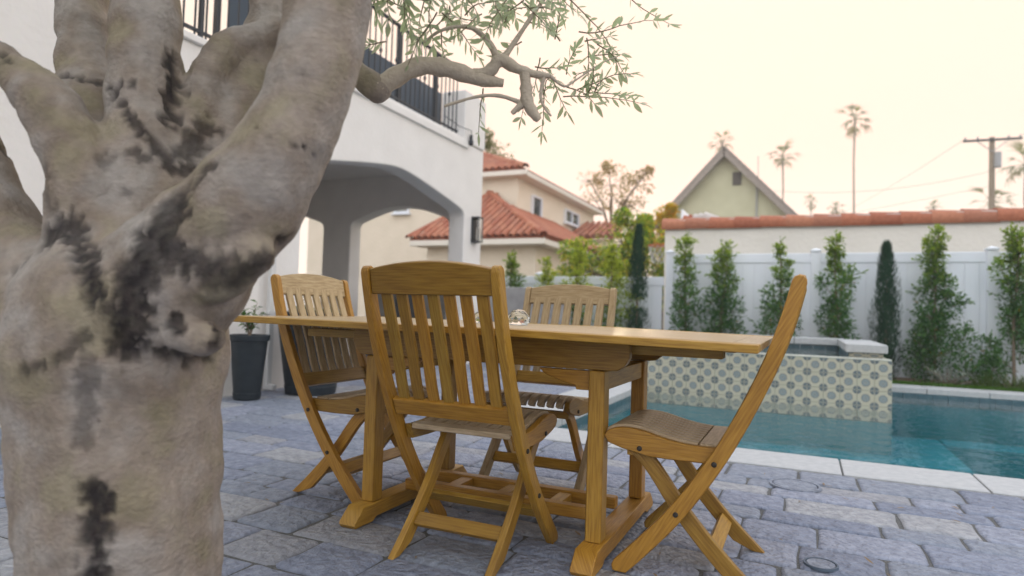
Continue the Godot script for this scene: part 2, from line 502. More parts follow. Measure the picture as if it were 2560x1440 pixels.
const STAINS_AND_SEAM_SHADE := [-1.102,0.822,-0.766,0.030,0.85, -1.106,0.805,-0.766,0.030,0.85, -1.110,0.788,-0.766,0.030,0.85, -1.114,0.771,-0.766,0.030,0.85, -1.114,0.771,-0.766,0.030,0.85, -1.117,0.753,-0.768,0.030,0.85, -1.121,0.735,-0.771,0.031,0.85, -1.126,0.716,-0.774,0.031,0.85, -1.133,0.698,-0.779,0.031,0.85, -1.039,0.947,-0.787,0.032,0.80, -1.046,0.931,-0.781,0.032,0.80, -1.055,0.917,-0.777,0.032,0.80, -1.066,0.902,-0.775,0.032,0.80, -1.078,0.888,-0.773,0.032,0.80, -1.078,0.888,-0.773,0.032,0.80, -1.083,0.868,-0.772,0.032,0.80, -1.088,0.849,-0.771,0.032,0.80, -1.092,0.830,-0.770,0.032,0.80, -1.069,0.881,-0.774,0.026,0.75, -1.054,0.872,-0.779,0.026,0.75, -1.041,0.864,-0.785,0.026,0.75, -1.029,0.856,-0.793,0.026,0.75, -1.018,0.848,-0.801,0.026,0.75, -1.003,0.840,-0.806,0.026,0.75, -1.003,0.840,-0.806,0.026,0.75, -0.988,0.837,-0.812,0.026,0.75, -0.974,0.835,-0.819,0.026,0.75, -0.961,0.832,-0.827,0.026,0.75, -0.949,0.830,-0.836,0.026,0.75, -0.939,0.828,-0.847,0.026,0.75, -0.943,0.821,-0.851,0.016,0.70, -0.931,0.829,-0.857,0.016,0.70, -0.919,0.838,-0.864,0.016,0.70, -0.907,0.847,-0.871,0.016,0.70, -0.900,0.856,-0.882,0.016,0.70, -0.900,0.865,-0.902,0.016,0.70, -0.900,0.865,-0.902,0.016,0.70, -0.910,0.883,-0.922,0.017,0.70, -0.913,0.899,-0.935,0.017,0.70, -1.176,0.416,-0.774,0.022,0.95, -1.176,0.400,-0.774,0.022,0.95, -1.177,0.383,-0.774,0.022,0.95, -1.178,0.366,-0.775,0.022,0.95, -1.179,0.350,-0.776,0.022,0.95, -1.179,0.350,-0.776,0.022,0.95, -1.181,0.333,-0.777,0.022,0.95, -1.183,0.316,-0.778,0.022,0.95, -1.184,0.299,-0.780,0.022,0.95, -1.185,0.283,-0.780,0.022,0.95, -1.185,0.267,-0.780,0.022,0.95, -1.181,0.668,-0.738,0.016,0.45, -1.182,0.652,-0.739,0.016,0.45, -1.183,0.635,-0.741,0.016,0.45, -1.185,0.619,-0.742,0.016,0.45, -1.187,0.603,-0.744,0.016,0.45, -1.189,0.586,-0.746,0.016,0.45, -1.191,0.570,-0.748,0.016,0.45, -1.194,0.553,-0.749,0.016,0.45, -1.195,0.537,-0.751,0.016,0.45, -1.196,0.520,-0.752,0.016,0.45, -1.352,0.898,-0.752,0.022,0.80, -1.330,0.906,-0.753,0.022,0.80, -1.313,0.914,-0.758,0.022,0.80, -1.300,0.922,-0.764,0.022,0.80, -1.300,0.922,-0.764,0.022,0.80, -1.287,0.906,-0.766,0.022,0.80, -1.271,0.890,-0.765,0.021,0.80, -1.249,0.874,-0.761,0.021,0.80, -1.225,0.858,-0.755,0.021,0.80, -1.225,0.858,-0.755,0.021,0.80, -1.204,0.839,-0.748,0.021,0.80, -1.188,0.820,-0.743,0.020,0.80, -1.176,0.802,-0.741,0.020,0.80, -1.168,0.784,-0.741,0.020,0.80, -1.280,0.647,-0.691,0.010,0.60, -1.260,0.654,-0.695,0.010,0.60, -1.243,0.660,-0.701,0.010,0.60, -1.227,0.667,-0.707,0.010,0.60, -1.227,0.667,-0.707,0.010,0.60, -1.215,0.678,-0.714,0.010,0.60, -1.204,0.689,-0.721,0.010,0.60, -1.194,0.700,-0.730,0.010,0.60, -1.184,0.711,-0.738,0.010,0.60, -1.325,1.208,-0.852,0.011,0.75, -1.302,1.189,-0.850,0.011,0.75, -1.285,1.172,-0.851,0.011,0.75, -1.273,1.156,-0.856,0.011,0.75, -1.262,1.141,-0.861,0.011,0.75, -1.254,1.126,-0.869,0.011,0.75, -1.254,1.126,-0.869,0.011,0.75, -1.246,1.114,-0.878,0.011,0.75, -1.239,1.101,-0.888,0.011,0.75, -1.233,1.089,-0.898,0.011,0.75, -1.225,1.076,-0.908,0.011,0.75, -1.216,1.063,-0.917,0.011,0.75, -1.267,1.308,-0.947,0.019,0.80, -1.267,1.287,-0.947,0.019,0.80, -1.266,1.267,-0.947,0.019,0.80, -1.262,1.244,-0.944,0.019,0.80, -1.256,1.222,-0.940,0.019,0.80, -1.248,1.198,-0.934,0.019,0.80, -1.239,1.175,-0.928,0.019,0.80, -1.215,1.059,-0.916,0.013,0.70, -1.209,1.062,-0.935,0.014,0.70, -1.204,1.067,-0.955,0.014,0.70, -0.993,1.021,-0.808,0.012,0.70, -0.969,1.019,-0.809,0.011,0.70, -0.969,1.019,-0.809,0.011,0.70, -0.993,1.013,-0.805,0.012,0.70, -1.028,1.008,-0.808,0.012,0.70, -1.208,1.162,-0.984,0.023,0.65, -1.211,1.139,-0.968,0.023,0.65, -1.215,1.117,-0.954,0.023,0.65, -1.217,1.094,-0.939,0.022,0.65, -1.591,1.300,-0.908,0.008,0.70, -1.566,1.294,-0.913,0.008,0.70, -1.549,1.290,-0.923,0.008,0.70, -1.536,1.288,-0.935,0.008,0.70, -1.529,1.288,-0.952,0.009,0.70, -1.347,1.230,-0.857,0.008,0.70, -1.347,1.230,-0.857,0.008,0.70, -1.310,1.228,-0.858,0.008,0.70, -1.289,1.231,-0.870,0.008,0.70, -0.999,0.735,-0.864,0.016,0.90, -0.991,0.709,-0.864,0.016,0.90, -1.059,0.741,-0.815,0.012,0.80, -1.047,0.726,-0.814,0.012,0.80, -1.103,0.682,-0.826,0.011,0.70, -1.101,0.675,-0.844,0.011,0.70, -1.100,0.668,-0.864,0.012,0.70, -1.103,0.660,-0.887,0.012,0.70, -1.103,0.660,-0.887,0.012,0.70, -1.103,0.664,-0.914,0.012,0.70, -1.111,0.668,-0.949,0.012,0.70, -1.505,1.279,-0.734,0.011,0.70, -1.485,1.271,-0.734,0.011,0.70, -1.656,1.115,-0.830,0.015,0.60, -1.664,1.111,-0.843,0.015,0.60, -0.904,1.096,-0.844,0.003,0.80, -0.878,1.077,-0.853,0.003,0.80, -0.851,1.068,-0.884,0.004,0.85, -0.843,1.065,-0.901,0.004,0.85, -0.839,1.062,-0.924,0.004,0.85, -1.196,1.358,-1.108,0.003,0.30, -1.185,1.357,-1.126,0.003,0.30, -0.903,1.224,-0.881,0.002,0.30, -0.879,1.215,-0.880,0.002,0.30, -0.861,1.209,-0.885,0.002,0.30, -0.847,1.206,-0.894,0.002,0.30, -0.835,1.203,-0.905,0.002,0.30, -1.353,0.954,-0.756,0.013,0.35, -1.364,0.975,-0.760,0.013,0.35, -1.369,0.995,-0.760,0.013,0.35, -1.368,1.014,-0.756,0.013,0.35, -1.368,1.034,-0.753,0.013,0.35, -1.292,1.066,-0.814,0.013,0.40, -1.288,1.059,-0.819,0.013,0.40, -1.251,1.087,-0.864,0.012,0.60, -1.242,1.076,-0.871,0.012,0.60, -1.248,1.002,-0.829,0.008,0.40, -1.241,0.994,-0.833,0.008,0.40, -1.007,0.998,-0.800,0.013,0.55, -1.026,0.988,-0.799,0.013,0.55, -1.044,0.978,-0.798,0.013,0.55, -1.044,0.978,-0.798,0.013,0.55, -1.062,0.971,-0.796,0.013,0.55, -1.079,0.964,-0.793,0.013,0.55, -1.409,0.833,-0.722,0.011,0.50, -1.381,0.846,-0.735,0.011,0.50]

func _ready() -> void:
	rng.seed = 20
	make_camera_and_light()
	make_materials()
	make_more_wood()
	make_ground()
	make_paving()
	make_pool()
	make_spa()
	make_fences()
	make_garage()
	make_white_house()
	make_beige_house()
	make_gable_house()
	make_far_things()
	make_table()
	make_chairs()
	make_olive_tree()
	make_shrubs()
	make_pots()
	make_small_things()

func make_camera_and_light() -> void:
	eye = Camera3D.new()
	eye.name = "camera"
	add_child(eye)
	eye.transform = Transform3D(Basis(Vector3.UP, deg_to_rad(24.6)) * Basis(Vector3.RIGHT, deg_to_rad(2.05)) * Basis(Vector3.BACK, deg_to_rad(1.75)), Vector3(0, 0.78, 0))
	eye.fov = 48.455
	eye.near = 0.05
	eye.far = 600.0
	var at := CameraAttributesPhysical.new()
	at.frustum_focal_length = 24.0
	at.frustum_focus_distance = 2.1
	at.frustum_near = 0.05
	at.frustum_far = 600.0
	at.exposure_aperture = 2.2
	eye.attributes = at
	eye.fov = 48.455
	var env := Environment.new()
	env.background_mode = Environment.BG_SKY
	env.tonemap_mode = Environment.TONE_MAPPER_LINEAR
	env.tonemap_exposure = EXPOSURE
	env.sdfgi_enabled = true
	env.ssao_enabled = true
	env.ssil_enabled = true
	env.fog_enabled = FOG > 0.0
	env.fog_density = FOG
	env.fog_light_color = lin(1.0, 0.98, 0.92)
	var sky := Sky.new()
	var pm := PanoramaSkyMaterial.new()
	pm.panorama = sky_picture()
	sky.sky_material = pm
	env.sky = sky
	var we := WorldEnvironment.new()
	we.name = "air"
	we.environment = env
	add_child(we)
	var sun := DirectionalLight3D.new()
	sun.name = "sun"
	sun.light_color = Color(1.0, 0.92, 0.78)
	sun.light_energy = 1.0
	sun.light_angular_distance = 4.0
	sun.shadow_enabled = true
	add_child(sun)
	sun.look_at_from_position(SUN_AT * 100.0, Vector3.ZERO)

const EXPOSURE := 1.07
const FOG := 0.003
const SUN_AT := Vector3(-0.235, 0.125, -0.964)

# hazy evening air: creamy low down and towards the sun, brighter and bluer out of view overhead and behind, to light walls and fence
func sky_picture() -> ImageTexture:
	var w := 512
	var h := 256
	var im := Image.create(w, h, false, Image.FORMAT_RGBF)
	var sd := SUN_AT.normalized()
	for j in h:
		var el := (0.5 - (j + 0.5) / h) * PI
		for i in w:
			var az := ((i + 0.5) / w) * TAU   # -z lies at u = 0
			var d := Vector3(sin(az), 0, -cos(az)) * cos(el) + Vector3(0, sin(el), 0)
			var up := clampf(d.y, 0.0, 1.0)
			var c := Vector3(1.16, 0.965, 0.80).lerp(Vector3(1.60, 1.76, 2.05), smoothstep(0.40, 0.95, up))
			c *= Vector3.ONE + Vector3(0.06, 0.20, 0.26) * smoothstep(0.27, 0.0, up)
			var toward := d.dot(sd)
			c = c.lerp(Vector3(1.72, 1.76, 1.86), smoothstep(0.3, -0.6, toward) * 0.8)  # out of view behind the camera, brighter to light the facing walls
			c += Vector3(0.25, 0.03, 0.0) * exp((toward - 1.0) * 9.0)
			im.set_pixel(i, j, Color(c.x, c.y, c.z))
	return ImageTexture.create_from_image(im)

# --- ground ---------------------------------------------------------------
const POOL := [-1.64, 6.4, -9.05, -4.09]      # x0, x1, z0 (far), z1 (near)

func make_ground() -> void:
	var b := MB.new()
	var far := 125.0
	var y := -0.05
	var x0: float = POOL[0] - 0.2
	var x1: float = POOL[1] + 0.2
	var z0: float = POOL[2] - 0.2
	var z1: float = POOL[3] + 0.2
	for r in [[-far, x0, -far, far], [x1, far, -far, far], [x0, x1, -far, z0], [x0, x1, z1, far]]:
		b.flat(Vector3(r[0], y, r[2]), Vector3(r[1], y, r[2]), Vector3(r[1], y, r[3]), Vector3(r[0], y, r[3]), Vector3.UP)
	structure("ground", b, M.dirt)

func paver_shape(w: float, d: float) -> Array:
	# corner and edge points, worn and uneven
	var pts := PackedVector2Array()
	var hw := w * 0.5
	var hd := d * 0.5
	var cr := 0.018
	var nl := 2 if w > 0.2 else 1
	for side in 4:
		var ax := [Vector2(1, 0), Vector2(0, 1), Vector2(-1, 0), Vector2(0, -1)][side] as Vector2
		var out := Vector2(ax.y, -ax.x)
		var hl := hw if side % 2 == 0 else hd
		var ho := hd if side % 2 == 0 else hw
		var steps := [-1.0, 0.0, 1.0] if (side % 2 == 1 or nl == 1) else [-1.0, -0.35, 0.4, 1.0]
		for s in steps:
			var a: float = s * (hl - (cr if absf(s) == 1.0 else 0.0) * rng.randf_range(0.5, 1.3))
			pts.append(ax * a + out * (ho - rng.randf_range(0.0, 0.009)))
	return [pts]

func add_paver(b: MB, pts: PackedVector2Array, x: Transform3D) -> void:
	var m := pts.size()
	var cen := Vector2.ZERO
	for p in pts:
		cen += p / m
	var inn := PackedVector2Array()
	for p in pts:
		inn.append(cen + (p - cen) * (1.0 - 0.014 / maxf(0.04, (p - cen).length())))
	var up := x.basis * Vector3.UP
	for i in m:
		var j := (i + 1) % m
		var p := pts[i]
		var q := pts[j]
		var o2 := Vector2(q.y - p.y, -(q.x - p.x)).normalized()
		var o := x.basis * Vector3(o2.x, 0, o2.y)
		var ob := (o * 0.8 + up * 0.6).normalized()
		var iu := (up + o * 0.12).normalized()
		b.quad(x * Vector3(p.x, -0.045, p.y), x * Vector3(q.x, -0.045, q.y), x * Vector3(q.x, -0.007, q.y), x * Vector3(p.x, -0.007, p.y), o, o, ob, ob)
		b.quad(x * Vector3(p.x, -0.007, p.y), x * Vector3(q.x, -0.007, q.y), x * Vector3(inn[j].x, 0, inn[j].y), x * Vector3(inn[i].x, 0, inn[i].y), ob, ob, iu, iu)
		b.tri(x * Vector3(cen.x, 0.0012, cen.y), x * Vector3(inn[i].x, 0, inn[i].y), x * Vector3(inn[j].x, 0, inn[j].y), up, iu, iu)

func make_paving() -> void:
	var bed := MB.new()
	for r in [[-9.5, 3.6, -3.675, 2.5], [-9.5, -2.115, -9.42, -3.675]]:
		bed.flat(Vector3(r[0], -0.010, r[2]), Vector3(r[1], -0.010, r[2]), Vector3(r[1], -0.010, r[3]), Vector3(r[0], -0.010, r[3]), Vector3.UP)
	var root := structure("paving", bed, M.joint_sand)
	var widths := [0.18, 0.26, 0.335, 0.42]
	var depths := [0.15, 0.235, 0.275]
	var shapes := {}
	var meshes := {}
	for w in 4:
		for d in 3:
			for k in 3:
				var pts: PackedVector2Array = paver_shape(widths[w] - 0.002, depths[d] - 0.002)[0]
				shapes[[w, d, k]] = pts
				var b := MB.new()
				add_paver(b, pts, Transform3D.IDENTITY)
				meshes[[w, d, k]] = b.mesh()
	var all := []
	var z := -3.68
	var dirs := [1.0, -1.0]
	for dirn in dirs:
		z = -3.678
		while (z < 1.4 if dirn > 0 else z > -9.3):
			var di: int = [1, 2, 1, 0, 1, 2, 0][rng.randi() % 7]
			var dz: float = depths[di]
			var x := -4.75 - rng.randf() * 0.3
			var xe := 3.3 if dirn > 0 else -2.12
			while x < xe:
				var wi: int = [0, 1, 1, 2, 2, 3][rng.randi() % 6]
				var wd: float = widths[wi]
				if dirn < 0 and x + wd > xe:
					wi = 0
					wd = xe - x
					if wd < 0.06:
						break
				all.append([wi, di, rng.randi() % 3, x + wd * 0.5, z + dirn * dz * 0.5, 0.0 if wd == widths[wi] else wd])
				x += wd
			z += dirn * dz
	var inv := eye.transform.affine_inverse()
	var size := []
	for i in all.size():
		var p := inv * Vector3(all[i][3], 0, all[i][4])
		var show := 0.0
		if p.z < -0.6 and absf(p.x / p.z) < 0.84 and p.y / -p.z > -0.49:
			show = widths[all[i][0]] * depths[all[i][1]] / pow(-p.z, 3)
			if p.x / -p.z < -0.45 and p.z > -3.2: show *= 0.3
		size.append([show, i])
	size.sort_custom(func(a, c): return a[0] > c[0])
	var rest := MB.new()
	rest.tinted = true
	var tone := [Color(0.27, 0.30, 0.38), Color(0.32, 0.345, 0.42), Color(0.225, 0.255, 0.33), Color(0.34, 0.345, 0.37), Color(0.275, 0.305, 0.365), Color(0.40, 0.405, 0.42)]
	for r in size.size():
		var a: Array = all[size[r][1]]
		var k: int = [0, 0, 1, 2, 3, 4, 4, 1, 5][rng.randi() % 9]
		var tilt := Basis(Vector3.RIGHT, jit(0.008)) * Basis(Vector3.BACK, jit(0.008)) * Basis(Vector3.UP, (PI if rng.randf() < 0.5 else 0.0) + jit(0.012))
		if a[5] > 0.0:
			tilt = tilt.scaled_local(Vector3((a[5] - 0.007) / (widths[a[0]] - 0.007), 1, 1))
		var x := Transform3D(tilt, Vector3(a[3], jit(0.0025) - 0.001, a[4]))
		if r < 300 and a[5] == 0.0:
			part("paver", meshes[[a[0], a[1], a[2]]], M["paver%d" % k], root, x)
		else:
			rest.col = tone[k]
			add_paver(rest, shapes[[a[0], a[1], a[2]]], x)
	part("distant_pavers", rest, M.paver_far, root).set_meta("kind", "stuff")

# --- pool -----------------------------------------------------------------
func make_pool() -> void:
	var x0: float = POOL[0]
	var x1: float = POOL[1]
	var z0: float = POOL[2]
	var z1: float = POOL[3]
	var f := -1.45
	var b := MB.new()
	b.flat(Vector3(x0, f, z0), Vector3(x1, f, z0), Vector3(x1, f, z1), Vector3(x0, f, z1), Vector3.UP)
	b.flat(Vector3(x0, f, z0), Vector3(x1, f, z0), Vector3(x1, -0.03, z0), Vector3(x0, -0.03, z0), Vector3.BACK)
	b.flat(Vector3(x0, f, z1), Vector3(x1, f, z1), Vector3(x1, -0.03, z1), Vector3(x0, -0.03, z1), Vector3.FORWARD)
	b.flat(Vector3(x0, f, z0), Vector3(x0, f, z1), Vector3(x0, -0.03, z1), Vector3(x0, -0.03, z0), Vector3.RIGHT)
	b.flat(Vector3(x1, f, z0), Vector3(x1, f, z1), Vector3(x1, -0.03, z1), Vector3(x1, -0.03, z0), Vector3.LEFT)
	var root := structure("pool", b, M.plaster)
	# underwater bench round the spa and along the far side
	boxpart("bench", Vector3(-0.12, -1.12, -7.12), Vector3(3.03, 1.2, 0.36), M.plaster, root, 0.02)
	boxpart("bench", Vector3(1.12, -1.17, -8.1), Vector3(0.66, 1.2, 1.62), M.plaster, root, 0.02)
	boxpart("bench", Vector3(3.9, -1.17, -8.82), Vector3(4.9, 1.2, 0.42), M.plaster, root, 0.02)
	# waterline tiles, 0.15 m
	var tb := MB.new()
	tb.box(Transform3D.IDENTITY, Vector3(0.149, 0.149, 0.012), 0.0015)
	var tm := tb.mesh()
	var x := x0 + 0.076
	while x < 3.6:
		if x > 0.7:
			part("waterline_tile", tm, M.water_tile, root, T(x, -0.115, z0 + 0.007))
		x += 0.152
	var zz := z1 - 0.076
	while zz > -7.2:
		part("waterline_tile", tm, M.water_tile, root, Transform3D(Basis(Vector3.UP, PI / 2), Vector3(x0 + 0.007, -0.115, zz)))
		zz -= 0.152
	# coping slabs, 0.61 m long
	var pitch := 0.617
	x = 0.188 - pitch * 4.0
	while x < 3.4:
		var a := maxf(x, -2.115)
		if x + pitch - 0.02 > a:
			boxpart("coping_slab", Vector3((a + x + pitch) * 0.5, -0.028, -3.878), Vector3(x + pitch - a - 0.006, 0.068, 0.40), M.coping, root, 0.006)
		x += pitch
	boxpart("coping_slab", Vector3(-1.87, -0.028, -4.30), Vector3(0.49, 0.068, 0.43), M.coping, root, 0.006)
	zz = -4.52
	while zz > -9.4:
		boxpart("coping_slab", Vector3(-1.87, -0.028, zz - pitch * 0.5), Vector3(0.49, 0.068, pitch - 0.006), M.coping, root, 0.006)
		zz -= pitch
	x = 0.72
	while x < 4.2:
		boxpart("coping_slab", Vector3(x + pitch * 0.5, -0.028, -9.23), Vector3(pitch - 0.006, 0.068, 0.40), M.coping, root, 0.006)
		x += pitch
	# water
	var w := MB.new()
	var nx := 60
	var nz := 40
	var y := -0.095
	for i in nx:
		for j in nz:
			var ax := lerpf(x0 + 0.014, x1, float(i) / nx)
			var bx := lerpf(x0 + 0.014, x1, float(i + 1) / nx)
			var az := lerpf(z0 + 0.014, z1, float(j) / nz)
			var bz := lerpf(z0 + 0.014, z1, float(j + 1) / nz)
			w.flat(Vector3(ax, y, az), Vector3(bx, y, az), Vector3(bx, y, bz), Vector3(ax, y, bz), Vector3.UP)
	structure("pool_water", w, M.water)

func make_spa() -> void:
	var s := thing("raised_spa", "raised square spa clad in patterned blue and cream tiles spilling into the pool", "spa", Vector3(-0.43, 0, -8.3))
	var fx := -1.64 + 0.43
	var ex := 0.79 + 0.43
	var fz := -7.3 + 8.3
	# shell walls behind the tiles
	boxpart("wall", Vector3((fx + ex) * 0.5, 0.095, fz - 0.10), Vector3(ex - fx, 0.606, 0.17), M.grout, s, 0.0)
	boxpart("base_wall", Vector3((fx + ex) * 0.5, -0.705, fz - 0.095), Vector3(ex - fx, 0.99, 0.18), M.plaster, s, 0.0)
	boxpart("wall", Vector3(ex - 0.095, 0.095, -0.19), Vector3(0.17, 0.60, 2.0), M.grout, s, 0.0)
	boxpart("base_wall", Vector3(ex - 0.09, -0.705, -0.19), Vector3(0.18, 0.99, 2.0), M.plaster, s, 0.0)
	boxpart("wall", Vector3(fx + 0.085, -0.41, -0.19), Vector3(0.17, 1.58, 2.0), M.grout, s, 0.0)
	boxpart("wall", Vector3((fx + ex) * 0.5, -0.38, -1.06), Vector3(ex - fx - 0.36, 1.58, 0.17), M.water_tile, s, 0.0)
	boxpart("floor", Vector3((fx + ex) * 0.5, -0.35, -0.05), Vector3(ex - fx - 0.36, 0.1, 1.8), M.plaster, s, 0.0)
	# printed tiles
	var tb := MB.new()
	var h := 0.0750
	tb.box(Transform3D.IDENTITY, Vector3(h * 2, h * 2, 0.012), 0.002)
	for i in tb.t.size():
		tb.t[i] = Vector2(tb.v[i].x / (2 * h) + 0.5, 0.5 - tb.v[i].y / (2 * h))
	var tm := tb.mesh()
	for i in 16:
		for j in 4:
			part("tile", tm, M.spa_tile, s, T(fx + 0.076 + i * 0.152, 0.325 - j * 0.152, fz - 0.006))
	for i in 12:
		for j in 4:
			part("tile", tm, M.spa_tile, s, Transform3D(Basis(Vector3.UP, PI / 2), Vector3(ex - 0.004, 0.325 - j * 0.152, fz - 0.09 - i * 0.152)))
	# pale edge tile along the spillway
	boxpart("spillway", Vector3((fx + ex) * 0.5, 0.404, fz - 0.09), Vector3(ex - fx, 0.012, 0.19), M.grout, s, 0.003)
	# piers and copings
	for side in [[ex - 0.21, 0.32], [fx + 0.2, 0.32]]:
		boxpart("pier", Vector3(side[0], 0.43, -0.10), Vector3(0.31, 0.05, 1.75), M.grout, s, 0.0)
		for k in 2:
			var o := part("tile", tm, M.spa_tile, s, Transform3D(Basis.from_scale(Vector3(1, 0.36, 1)), Vector3(side[0] - 0.076 + k * 0.152, 0.432, 0.782)))
			o.name = "tile"
		for k in 3:
			boxpart("coping_slab", Vector3(side[0], 0.505, 0.55 - k * 0.617), Vector3(0.38, 0.085, 0.612), M.coping, s, 0.008)
	for k in 3:
		boxpart("coping_slab", Vector3(fx + 0.62 + k * 0.6, 0.505, -1.1), Vector3(0.594, 0.085, 0.40), M.coping, s, 0.008)
	var tk := MB.new()
	tk.box(Transform3D.IDENTITY, Vector3(0.149, 0.149, 0.012), 0.0015)
	var tkm := tk.mesh()
	for k in 12:
		part("waterline_tile", tkm, M.water_tile, s, T(fx + 0.3 + k * 0.152, 0.385, -0.968))
	for k in 11:
		part("waterline_tile", tkm, M.water_tile, s, Transform3D(Basis(Vector3.UP, PI / 2), Vector3(ex - 0.372, 0.385, 0.7 - k * 0.152)))
	var w := MB.new()
	w.flat(Vector3(fx + 0.17, 0.416, -0.98), Vector3(ex - 0.18, 0.416, -0.98), Vector3(ex - 0.18, 0.416, fz - 0.02), Vector3(fx + 0.17, 0.416, fz - 0.02), Vector3.UP)
	part("water", w, M.water, s)

# --- fences and neighbouring walls ------------------------------------------
func fence(label: String, x0: float, x1: float, z: float, top: float, posts: Array) -> void:
	var f := thing("vinyl_fence", label, "fence", Vector3((x0 + x1) * 0.5, 0, z), 0.0, "white vinyl fences")
	var ox := (x0 + x1) * 0.5
	boxpart("top_rail", Vector3(0, top - 0.07, 0), Vector3(x1 - x0, 0.14, 0.05), M.vinyl, f, 0.006)
	boxpart("bottom_rail", Vector3(0, 0.10, 0), Vector3(x1 - x0, 0.14, 0.05), M.vinyl, f, 0.006)
	var pw := 0.165
	var pb := MB.new()
	pb.box(Transform3D.IDENTITY, Vector3(pw - 0.0015, top - 0.29, 0.026), 0.002)
	var pm := pb.mesh()
	var x := x0 + pw * 0.5
	while x < x1:
		part("plank", pm, M.vinyl, f, T(x - ox, 0.155 + (top - 0.29) * 0.5, 0))
		x += pw
	for p in posts:
		boxpart("post", Vector3(p - ox, top * 0.5 - 0.01, 0), Vector3(0.125, top + 0.06, 0.125), M.vinyl, f, 0.006)
		var cap := MB.new()
		for k in 4:
			var a := TAU * k / 4 + PI / 4
			var d := TAU * (k + 1) / 4 + PI / 4
			var pa := Vector3(cos(a), 0, sin(a)) * 0.102
			var pd := Vector3(cos(d), 0, sin(d)) * 0.102
			var nn := (pa + pd).normalized() * 0.5 + Vector3.UP
			cap.tri(pa, pd, Vector3(0, 0.03, 0), nn.normalized(), nn.normalized(), nn.normalized())
			var sd := (pa + pd).normalized()
			cap.flat(pa, pd, pd - Vector3(0, 0.025, 0), pa - Vector3(0, 0.025, 0), sd)
		part("post_cap", cap, M.vinyl, f, T(p - ox, top + 0.046, 0))

func make_fences() -> void:
	fence("tall white vinyl privacy fence behind the pool, under the tiled wall", -2.02, 4.2, -10.3, 1.755, [-1.95, 0.14, 2.24, 4.1])
	fence("lower stretch of white fence left of the tiled wall, behind the far chair", -7.2, -2.06, -10.35, 1.40, [-4.2, -6.3])
	# planting bed and turf between coping and fence
	var bed := MB.new()
	bed.flat(Vector3(-9, -0.02, -10.6), Vector3(5, -0.02, -10.6), Vector3(5, -0.02, -9.435), Vector3(-9, -0.02, -9.435), Vector3.UP)
	structure("planting_bed", bed, M.dirt)
	var g := MB.new()
	g.tinted = true
	for i in 9000:
		var x := rng.randf_range(0.75, 4.0)
		var z := -9.44 - rng.randf() * 0.24
		var k := rng.randf()
		g.col = Color(0.05 + 0.05 * k, 0.13 + 0.09 * k, 0.02)
		var dv := Vector3(jit(0.6), 1.0, jit(0.6)).normalized()
		g.leaf(Vector3(x, -0.02, z), dv, Vector3(jit(1), 0.1, jit(1)).normalized(), rng.randf_range(0.03, 0.075), 0.009)
	var o := part("grass", g, M.grass, self)
	o.name = "grass"
	mark(o, "strip of short green grass behind the far pool coping", "grass")
	o.set_meta("kind", "stuff")

# half-round clay tile along +z, one end a little narrower
func barrel(l: float, r0: float, r1: float, th: float, seg := 8) -> ArrayMesh:
	var b := MB.new()
	for k in seg:
		var a := PI * k / seg
		var d := PI * (k + 1) / seg
		for e in [[0.0, 1.0], [th, -1.0]]:
			var pa := Vector3(cos(a), sin(a), 0)
			var pd := Vector3(cos(d), sin(d), 0)
			b.quad(pa * (r0 - e[0]), pd * (r0 - e[0]), pd * (r1 - e[0]) + Vector3(0, 0, l), pa * (r1 - e[0]) + Vector3(0, 0, l), pa * e[1], pd * e[1], pd * e[1], pa * e[1])
		for zz in [[0.0, r0, -1.0], [l, r1, 1.0]]:
			var qa := Vector3(cos(a), sin(a), 0)
			var qd := Vector3(cos(d), sin(d), 0)
			var o := Vector3(0, 0, zz[0])
			b.flat(qa * zz[1] + o, qd * zz[1] + o, qd * (zz[1] - th) + o, qa * (zz[1] - th) + o, Vector3(0, 0, zz[2]))
	return b.mesh()

